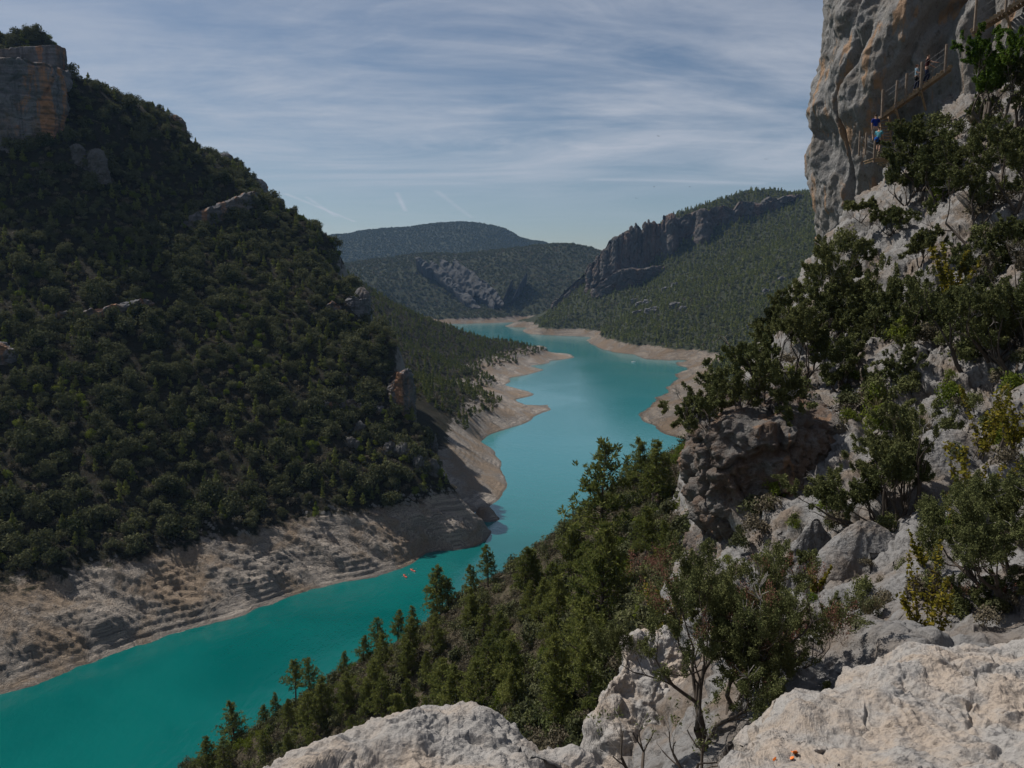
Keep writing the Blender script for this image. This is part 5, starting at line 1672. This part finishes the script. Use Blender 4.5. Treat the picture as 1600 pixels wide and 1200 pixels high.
# the railed landing at the bottom
t = tag(empty("stair_landing", at(1380, 248, YS - 0.6)), "railed plank landing at the foot of the ladder stair", "landing")
for k in range(6):
    beam("plank", (-0.75, k * 0.24, 0), (0.75, k * 0.24 + 0.02, 0.0), 0.21, 0.05, M['wood'], t)
for x in (-0.7, 0.7):
    beam("joist", (x * 0.9, -0.05, -0.1), (x * 0.9, 1.3, -0.1), 0.09, 0.14, M['wood'], t)
PO = [(-0.62, -0.02, 1.15), (0.70, -0.02, 0.95), (-1.32, 0.7, 1.35), (-1.0, 0.45, 1.2)]
for x, y, h in PO:
    beam("post", (x, y, -0.25 if x > -0.9 else 0.3), (x, y, h + (0 if x > -0.9 else 0.55)), 0.10, 0.10, M['post'], t, (0, 1, 0))
for h in (0.3, 0.6, 0.9):
    obj("rail", tube_mesh("rail", [(np.array([-0.62, -0.02, h]), np.array([0.70, -0.02, h - 0.08]), 0.02, 0.02)], M['post'], 5), t)
    obj("cable", tube_mesh("cable", [(np.array([-0.62, -0.02, h]), np.array([-1.0, 0.45, h + 0.35]), 0.012, 0.012), (np.array([-1.0, 0.45, h + 0.35]), np.array([-1.32, 0.7, h + 0.7]), 0.012, 0.012)], M['steel'], 5), t)

# ------------------------------------------------------------------ hikers


def skin(name, chains, parent, mat, sub=2):
    """one continuous surface grown round jointed chains of (point, radius); chains share their first point with an earlier one"""
    me = bpy.data.meshes.new(name)
    V, E, Rr = [], [], []
    idx = {}
    for ch in chains:
        last = None
        for p, r in ch:
            k = tuple(round(c, 4) for c in p)
            if k not in idx:
                idx[k] = len(V); V.append(p); Rr.append(r)
            if last is not None: E.append((last, idx[k]))
            last = idx[k]
    me.from_pydata(V, E, [])
    tmp = bpy.data.objects.new(name, me)
    C.collection.objects.link(tmp)
    md = tmp.modifiers.new("skin", 'SKIN')
    for i, r in enumerate(Rr):
        rr_ = r if isinstance(r, tuple) else (r, r)
        me.skin_vertices[0].data[i].radius = rr_
    me.skin_vertices[0].data[0].use_root = True
    sb = tmp.modifiers.new("sub", 'SUBSURF'); sb.levels = sub; sb.render_levels = sub
    dg = bpy.context.evaluated_depsgraph_get()
    m2 = bpy.data.meshes.new_from_object(tmp.evaluated_get(dg))
    bpy.data.objects.remove(tmp)
    m2.name = name
    m2.materials.clear(); m2.materials.append(mat)
    m2.polygons.foreach_set("use_smooth", np.ones(len(m2.polygons), bool))
    return obj(name, m2, parent)


M['skin'] = plain("skin", (0.42, 0.25, 0.18), 0.6)


def cloth(name, col): return plain(name, col, 0.9, 0.1)


def person(loc, rz, label, top, legs, hair, height=1.72, sleeve=0.5, short=False, stride=0.18, arm_l=(0.0, 0.0), arm_r=(0.0, 0.0), lean=0.0, longhair=False):
    """a standing or climbing figure facing local -Y; arms swing forward by the given angles (shoulder, elbow)"""
    t = tag(empty("person", loc, rz), label, "person")
    k = height / 1.72
    t.scale = (k, k, k)
    hipz, shz = 0.90, 1.42
    pel = (0, 0, hipz)
    dy = -math.sin(lean)
    ch = [[(pel, (0.135, 0.10)), ((0, 0.3 * dy * 0.3, 1.06), (0.125, 0.095)), ((0, 0.3 * dy, 1.25), (0.15, 0.105)), ((0, 0.52 * dy, shz), (0.12, 0.085)), ((0, 0.56 * dy - 0.005, 1.50), 0.055), ((0, 0.6 * dy - 0.015, 1.575), (0.075, 0.085)), ((0, 0.6 * dy - 0.01, 1.655), (0.078, 0.092)), ((0, 0.6 * dy, 1.70), (0.05, 0.06))]]
    arms, legsj = [], []
    for s, (a1, a2) in ((1, arm_l), (-1, arm_r)):
        sh = (0.185 * s, 0.52 * dy, 1.40)
        el = (sh[0] + 0.05 * s, sh[1] - 0.29 * math.sin(a1), sh[2] - 0.29 * math.cos(a1))
        wr = (el[0] - 0.02 * s, el[1] - 0.25 * math.sin(a1 + a2), el[2] - 0.25 * math.cos(a1 + a2))
        b = a1 + a2
        pa = (wr[0], wr[1] - 0.07 * math.sin(b), wr[2] - 0.07 * math.cos(b))
        arms.append((sh, el, wr, pa, b, s))
        ch.append([((0, 0.52 * dy, shz), 0), (sh, 0.062), (el, 0.043), (wr, 0.028), (pa, (0.038, 0.018))])
        for f in range(4):
            fx = (f - 1.5) * 0.018
            fl = (0.075, 0.085, 0.08, 0.062)[f]
            m1 = (pa[0] + fx * 0.6, pa[1] - fl * 0.55 * math.sin(b) - 0.004 + fx, pa[2] - fl * 0.55 * math.cos(b))
            m2 = (m1[0] - 0.012 * s, m1[1] - fl * 0.5 * math.sin(b + 0.5), m1[2] - fl * 0.5 * math.cos(b + 0.5))
            ch.append([(pa, 0), (m1, 0.009), (m2, 0.007)])
        th = (wr[0] - 0.02 * s, wr[1] - 0.05 * math.sin(b) - 0.035, wr[2] - 0.06 * math.cos(b))
        ch.append([(wr, 0), (th, 0.010)])
    for s in (1, -1):
        hp = (0.09 * s, 0, hipz - 0.06)
        st = stride * s
        kn = (0.10 * s, -0.10 - 0.35 * st, 0.48 + (0.08 if st > 0.2 else 0))
        an = (0.10 * s, 0.02 - 0.5 * st, 0.09 + max(0, st) * 0.55)
        toe = (0.11 * s, an[1] - 0.17, an[2] - 0.055)
        legsj.append((hp, kn, an, toe, s))
        ch.append([(pel, 0), (hp, 0.085), (kn, 0.055), (an, 0.038), (toe, (0.042, 0.028))])
    # first radius wins for shared joints
    body = skin("body", ch, t, M['skin'])
    body['label'] = "body with bare arms"
    sc = [[((0, 0, hipz + 0.02), (0.155, 0.12)), ((0, 0.09 * dy, 1.06), (0.148, 0.115)), ((0, 0.3 * dy, 1.25), (0.172, 0.125)), ((0, 0.52 * dy, shz), (0.138, 0.10)), ((0, 0.55 * dy, 1.475), 0.07)]]
    for sh, el, wr, pa, b, s in arms:
        e2 = tuple(sh[i] + (el[i] - sh[i]) * min(1, sleeve * 1.4) for i in range(3))
        c_ = [((0, 0.52 * dy, shz), 0), (sh, 0.082), (e2, 0.066)]
        if sleeve > 0.9: c_ += [(wr, 0.042)]
        sc.append(c_)
    skin("shirt", sc, t, top)
    lc = [[((0, 0, hipz + 0.06), (0.148, 0.115)), (pel, (0.150, 0.118))]]
    for hp, kn, an, toe, s in legsj:
        k2 = tuple(hp[i] + (kn[i] - hp[i]) * 0.9 for i in range(3))
        lc.append([(pel, 0), (hp, 0.105), (k2, 0.085)] + ([] if short else [(an, 0.058)]))
    skin("shorts" if short else "trousers", lc, t, legs)
    for hp, kn, an, toe, s in legsj:
        skin("shoe", [[((an[0], an[1] + 0.04, an[2] - 0.035), 0.046), ((an[0], an[1] - 0.05, an[2] - 0.04), 0.050), (toe, (0.048, 0.034))]], t, M['bark'])
    hz = 0.6 * dy
    hc = [[((0, hz + 0.025, 1.60), (0.078, 0.075)), ((0, hz + 0.02, 1.67), (0.088, 0.095)), ((0, hz + 0.005, 1.715), (0.062, 0.07))]]
    if longhair: hc.append([((0, hz + 0.025, 1.60), 0), ((0, hz + 0.075, 1.50), (0.07, 0.04)), ((0, hz + 0.09, 1.38), (0.055, 0.03))])
    skin("hair", hc, t, hair)
    # face: nose, eyes
    V = []
    skin("nose", [[((0, hz - 0.098, 1.635), 0.010), ((0, hz - 0.118, 1.605), 0.014)]], t, M['skin'], 1)
    return t


M['blue'] = cloth("royal_blue_cloth", (0.012, 0.03, 0.20))
M['teal'] = cloth("light_teal_cloth", (0.10, 0.30, 0.36))
M['paleblue'] = cloth("pale_blue_cloth", (0.25, 0.36, 0.44))
M['maroon'] = cloth("dark_red_cloth", (0.045, 0.014, 0.016))
M['navy'] = cloth("navy_cloth", (0.015, 0.020, 0.045))
M['black'] = cloth("black_cloth", (0.012, 0.012, 0.013))
M['khaki'] = cloth("pale_shorts_cloth", (0.30, 0.24, 0.20))
M['hairb'] = plain("brown_hair", (0.03, 0.018, 0.012))
M['hairr'] = plain("reddish_hair", (0.08, 0.035, 0.02))


def figure_at(px, py_feet, Y, *a, **k):
    return person(P(px, py_feet, Y), *a, **k)


figure_at(1366.5, 222, YS + 0.25, math.pi * 0.95, "hiker in a royal blue t-shirt and pale shorts seen from behind", M['blue'], M['khaki'], M['hairb'], 1.78, 0.55, True, 0.1)
bp_o = figure_at(1371.5, 239, YS - 0.15, math.pi * 0.8, "hiker in a light teal top climbing from the landing", M['teal'], M['black'], M['hairb'], 1.68, 0.5, True, 0.25, (0.3, 0.7), (0.2, 0.5), 0.12)
bp = tag(empty("backpack", P(1369.4, 218, YS - 0.42), math.pi * 0.8), "bright blue backpack worn by the hiker in teal", "backpack")
M['packblue'] = cloth("bright_blue_nylon", (0.015, 0.09, 0.36))
skin("bag_body", [[((0, 0, -0.18), (0.13, 0.08)), ((0, 0.01, 0.0), (0.15, 0.10)), ((0, 0, 0.2), (0.12, 0.08))]], bp, M['packblue'])
skin("pocket", [[((0, 0.10, -0.12), (0.10, 0.04)), ((0, 0.10, 0.02), (0.10, 0.04))]], bp, M['navy'])
for sx in (-0.09, 0.09):
    skin("strap", [[((sx, -0.08, 0.2), 0.022), ((sx, -0.22, 0.16), 0.022), ((sx, -0.24, -0.02), 0.02)]], bp, M['navy'], 1)
S1 = A0 + (A1 - A0) * 0.50; S2 = A0 + (A1 - A0) * 0.645
person(tuple(S1 + np.array([0, 0.05, 0.05])), math.pi * 0.25, "hiker in a pale blue top with long hair on the sloping stairs", M['paleblue'], M['navy'], M['hairr'], 1.64, 0.5, False, 0.15, (0.2, 0.4), (0.3, 1.2), 0.0, True)
person(tuple(S2 + np.array([0, 0.1, 0.05])), math.pi * 0.35, "hiker in a dark red t-shirt, uppermost on the sloping stairs", M['maroon'], M['navy'], M['hairb'], 1.8, 0.5, False, 0.2, (0.5, 0.5), (0.9, 0.4), 0.1)
hb = tag(empty("shoulder_bag", tuple(S1 + np.array([-0.16, -0.24, 0.78])), 0.4), "black shoulder bag hanging at the long-haired hiker's hip", "bag")
skin("bag_body", [[((-0.11, 0, 0), (0.09, 0.14)), ((0.0, 0, -0.03), (0.10, 0.17)), ((0.11, 0, 0), (0.09, 0.14))]], hb, M['black'])
skin("strap", [[((-0.10, 0, 0.1), 0.014), ((0.02, 0.06, 0.35), 0.014), ((0.16, 0.1, 0.60), 0.014)]], hb, M['black'], 1)

# ------------------------------------------------------------------ kayaks, boat, birds, orange peel
M['kayak'] = plain("orange_red_plastic", (0.55, 0.06, 0.03), 0.35, 0.5)
M['white'] = plain("white_gelcoat", (0.75, 0.75, 0.74), 0.3, 0.5)
M['vest'] = cloth("orange_vest", (0.55, 0.10, 0.02))


def hull(name, L, B, H, mat, parent, sheer=0.12, deck=True):
    n, m = 25, 13
    V = []
    for i in range(n):
        u = i / (n - 1) * 2 - 1
        w = B / 2 * (1 - abs(u) ** 2.4) ** 0.8 + 0.01
        zk = -H * 0.4 * (1 - abs(u) ** 3); zt = H * 0.6 + sheer * u * u
        for j in range(m):
            a = math.pi * j / (m - 1)
            V.append((w * math.cos(a), u * L / 2, zt + (zk - zt) * math.sin(a) ** 0.8))
        if deck:
            V.append((0, u * L / 2, zt + 0.05))
    mm = m + (1 if deck else 0)
    V = np.array(V)
    return obj(name, mesh_np(name, V, grid_faces(n, mm, True), mat), parent)


for i, (px, py, rz, lab, plab) in enumerate(((633, 901, 0.5, "orange-red kayak nearer to the grey bank", "paddler in an orange vest in the nearer kayak"), (645, 892, 0.7, "orange-red kayak half behind the dark double-headed pine", "paddler in an orange vest in the farther kayak"))):
    w = W(px, py)
    t = tag(empty("kayak", (w[0], w[1], 0.05), rz), lab, "kayak")
    hull("hull", 3.3, 0.70, 0.34, M['kayak'], t)
    obj("cockpit_rim", tube_mesh("cockpit_rim", [(np.array([0.26 * math.cos(a), 0.5 * math.sin(a), 0.29]), np.array([0.26 * math.cos(a + 0.524), 0.5 * math.sin(a + 0.524), 0.29]), 0.025, 0.025) for a in np.arange(0, 6.28, 0.524)], M['black'], 5), t)
    p = tag(empty("person", (w[0], w[1], 0.05), rz), plab, "person")
    skin("body", [[((0, 0, 0.18), (0.16, 0.13)), ((0, 0, 0.42), (0.14, 0.11)), ((0, 0, 0.68), (0.16, 0.10)), ((0, 0, 0.80), 0.055), ((0, -0.01, 0.90), (0.085, 0.10)), ((0, 0, 0.99), 0.06)],
                  [((0, 0, 0.68), 0), ((0.2, -0.02, 0.66), 0.06), ((0.28, -0.2, 0.48), 0.042), ((0.2, -0.42, 0.5), 0.03)], [((0, 0, 0.68), 0), ((-0.2, -0.02, 0.66), 0.06), ((-0.28, -0.2, 0.48), 0.042), ((-0.2, -0.42, 0.56), 0.03)],
                  [((0, 0, 0.18), 0), ((0.12, -0.4, 0.22), 0.08), ((0.12, -0.8, 0.2), 0.06)], [((0, 0, 0.18), 0), ((-0.12, -0.4, 0.22), 0.08), ((-0.12, -0.8, 0.2), 0.06)]], p, M['skin'])
    skin("vest", [[((0, 0, 0.26), (0.18, 0.15)), ((0, 0, 0.46), (0.17, 0.14)), ((0, 0, 0.70), (0.18, 0.125))]], p, M['vest'])
    skin("hair", [[((0, 0.03, 0.90), (0.085, 0.08)), ((0, 0.01, 0.98), (0.08, 0.085))]], p, M['hairb'])
    pd = tag(empty("paddle", (w[0], w[1], 0.05), rz), "double paddle held across the " + ("nearer" if i == 0 else "farther") + " kayak", "paddle")
    obj("shaft", tube_mesh("shaft", [(np.array([-1.0, -0.44, 0.35]), np.array([1.0, -0.44, 0.71]), 0.016, 0.016)], M['black'], 6), pd)
    for sx, z in ((-1.12, 0.33), (1.12, 0.73)):
        q = np.array([[math.cos(a) * 0.22 + sx, -0.44 + 0.015 * sd, z + math.sin(a) * 0.09] for sd in (-1, 1) for a in np.linspace(0, 6.28, 11)[:-1]])
        f = np.array([[i_, (i_ + 1) % 10, 10 + (i_ + 1) % 10, 10 + i_] for i_ in range(10)])
        caps = np.array([[k_, k_ + 1, 8 - k_, 9 - k_] for k_ in range(4)])
        obj("blade", mesh_np("blade", q, np.concatenate([f, caps, caps[:, ::-1] + 10]), M['white']), pd)

w = W(990, 566)
t = tag(empty("motor_boat", (w[0], w[1], 0.1), 1.2), "small white motor boat far out on the lake", "boat")
hull("hull", 5.2, 1.9, 0.9, M['white'], t, 0.25)
V, Fc = [], []; box_geo(V, Fc, (0, -0.1, 0.95), (0.4, 0, 0), (0, 0.45, 0), (0, 0, 0.4)); obj("console", mesh_np("console", np.array(V), np.array(Fc), M['white'], False), t)
V, Fc = [], []; box_geo(V, Fc, (0, -0.45, 1.5), (0.42, 0, 0), (0, 0.03, 0.05), (0, -0.08, 0.22)); obj("windscreen", mesh_np("windscreen", np.array(V), np.array(Fc), M['steel'], False), t)
V, Fc = [], []; box_geo(V, Fc, (0, 2.65, 0.5), (0.2, 0, 0), (0, 0.15, 0), (0, 0, 0.45)); obj("outboard_motor", mesh_np("outboard_motor", np.array(V), np.array(Fc), M['black'], False), t)

M['feather'] = plain("dark_feathers", (0.03, 0.028, 0.028))
for px, py, Y, sp, rz, lab in ((1029, 213, 380, 1.6, 0.5, "dark bird highest in the sky"), (1197, 249, 420, 1.5, -0.4, "dark bird nearest to the tall cliff"), (1022, 292, 520, 1.5, 1.1, "dark bird above the left bird over the pinnacles"), (994, 310, 480, 1.6, 0.2, "dark bird lowest, over the rock pinnacles"), (1078, 292, 560, 1.4, 0.8, "small dark bird beside the mountain's crest")):
    t = tag(empty("bird", P(px, py, Y), rz), lab, "bird")
    skin("body", [[((0, 0.42, 0), (0.05, 0.02)), ((0, 0.2, 0.0), 0.06), ((0, -0.1, 0), 0.10), ((0, -0.32, 0.03), 0.06), ((0, -0.45, 0.03), 0.055), ((0, -0.56, 0.01), 0.015)]], t, M['feather'])
    for sx in (-1, 1):
        n = 8; V = []
        for i in range(n):
            u = i / (n - 1); x = sx * (0.05 + sp / 2 * u); zc = 0.35 * math.sin(u * 1.5) * (0.6 if sx > 0 else 1.0); ch_ = 0.34 * (1 - u ** 2 * 0.8)
            V += [(x, -0.15 - 0.08 * math.sin(u * 3), zc), (x, -0.15 + ch_ * 0.4, zc + 0.025), (x, -0.15 + ch_, zc - 0.01), (x, -0.15 + ch_ * 0.4, zc - 0.02)]
        obj("wing", mesh_np("wing", np.array(V), grid_faces(n, 4, True), M['feather']), t)

M['peel'] = plain("orange_peel", (0.75, 0.17, 0.01), 0.5, 0.4)
bpy.context.view_layer.update()
DG = bpy.context.evaluated_depsgraph_get()


def first_hit(px, py):
    d = Vector(P(px, py, 10)) - Vector((0, 0, CAMZ)); d.normalize()
    ok, loc, nrm, fi, ob, mx = C.ray_cast(DG, Vector((0, 0, CAMZ)) + d * 0.3, d)
    return (loc, nrm, ob) if ok else (None, None, None)


for px, py, r, sd, lab in ((1243, 1180, 0.040, 1, "largest piece of orange peel lying on the pale boulder"), (1236, 1186, 0.020, 2, "curled piece of orange peel touching the largest piece"), (1210, 1187, 0.013, 3, "tiny piece of orange peel off to one side")):
    loc, nrm, ob = first_hit(px, py)
    if loc is None: continue
    n, m = 9, 12
    V = []
    R_ = random.Random(sd)
    for th in (0, 1):
        for i in range(n):
            for j in range(m):
                u = i / (n - 1) * 2 - 1; a = j / m * 6.283
                rad = r * (i / (n - 1)) * (1 + 0.35 * math.sin(2 * a + sd) + 0.15 * math.sin(5 * a))
                x, y = rad * math.cos(a) * 1.25, rad * math.sin(a) * 0.8
                V.append((x, y, 0.25 * r + 9.0 * x * x * (0.5 if sd > 1 else 1) - (0.004 if th else 0)))
    V = np.array(V)
    f = grid_faces(n, m, True)
    e = np.array([[(n - 1) * m + j, (n - 1) * m + (j + 1) % m, n * m + (n - 1) * m + (j + 1) % m, n * m + (n - 1) * m + j] for j in range(m)])
    o = obj("orange_peel", mesh_np("orange_peel", V, np.concatenate([f, f[:, ::-1] + n * m, e]), M['peel']))
    o.location = loc + Vector((0, 0, 0.006)); o.rotation_euler = (-0.5, 0.3 * sd, sd * 1.3)
    tag(o, lab, "orange peel")

# ------------------------------------------------------------------ the air of the valley
hz = NT("valley_air")
pv = hz.n('ShaderNodeVolumePrincipled')
pv.inputs['Color'].default_value = (0.34, 0.60, 1.0, 1)
pv.inputs['Density'].default_value = 0.000036
pv.inputs['Anisotropy'].default_value = 0.1
hz.t.links.new(pv.outputs[0], hz.out.inputs['Volume'])
V, Fc = [], []
box_geo(V, Fc, (0, 2700, 247.5), (3400, 0, 0), (0, 2750, 0), (0, 0, 257))
tag(obj("haze", mesh_np("haze", np.array(V), np.array(Fc), hz.m, False)), "thin blue air between the mountains", kind='stuff')
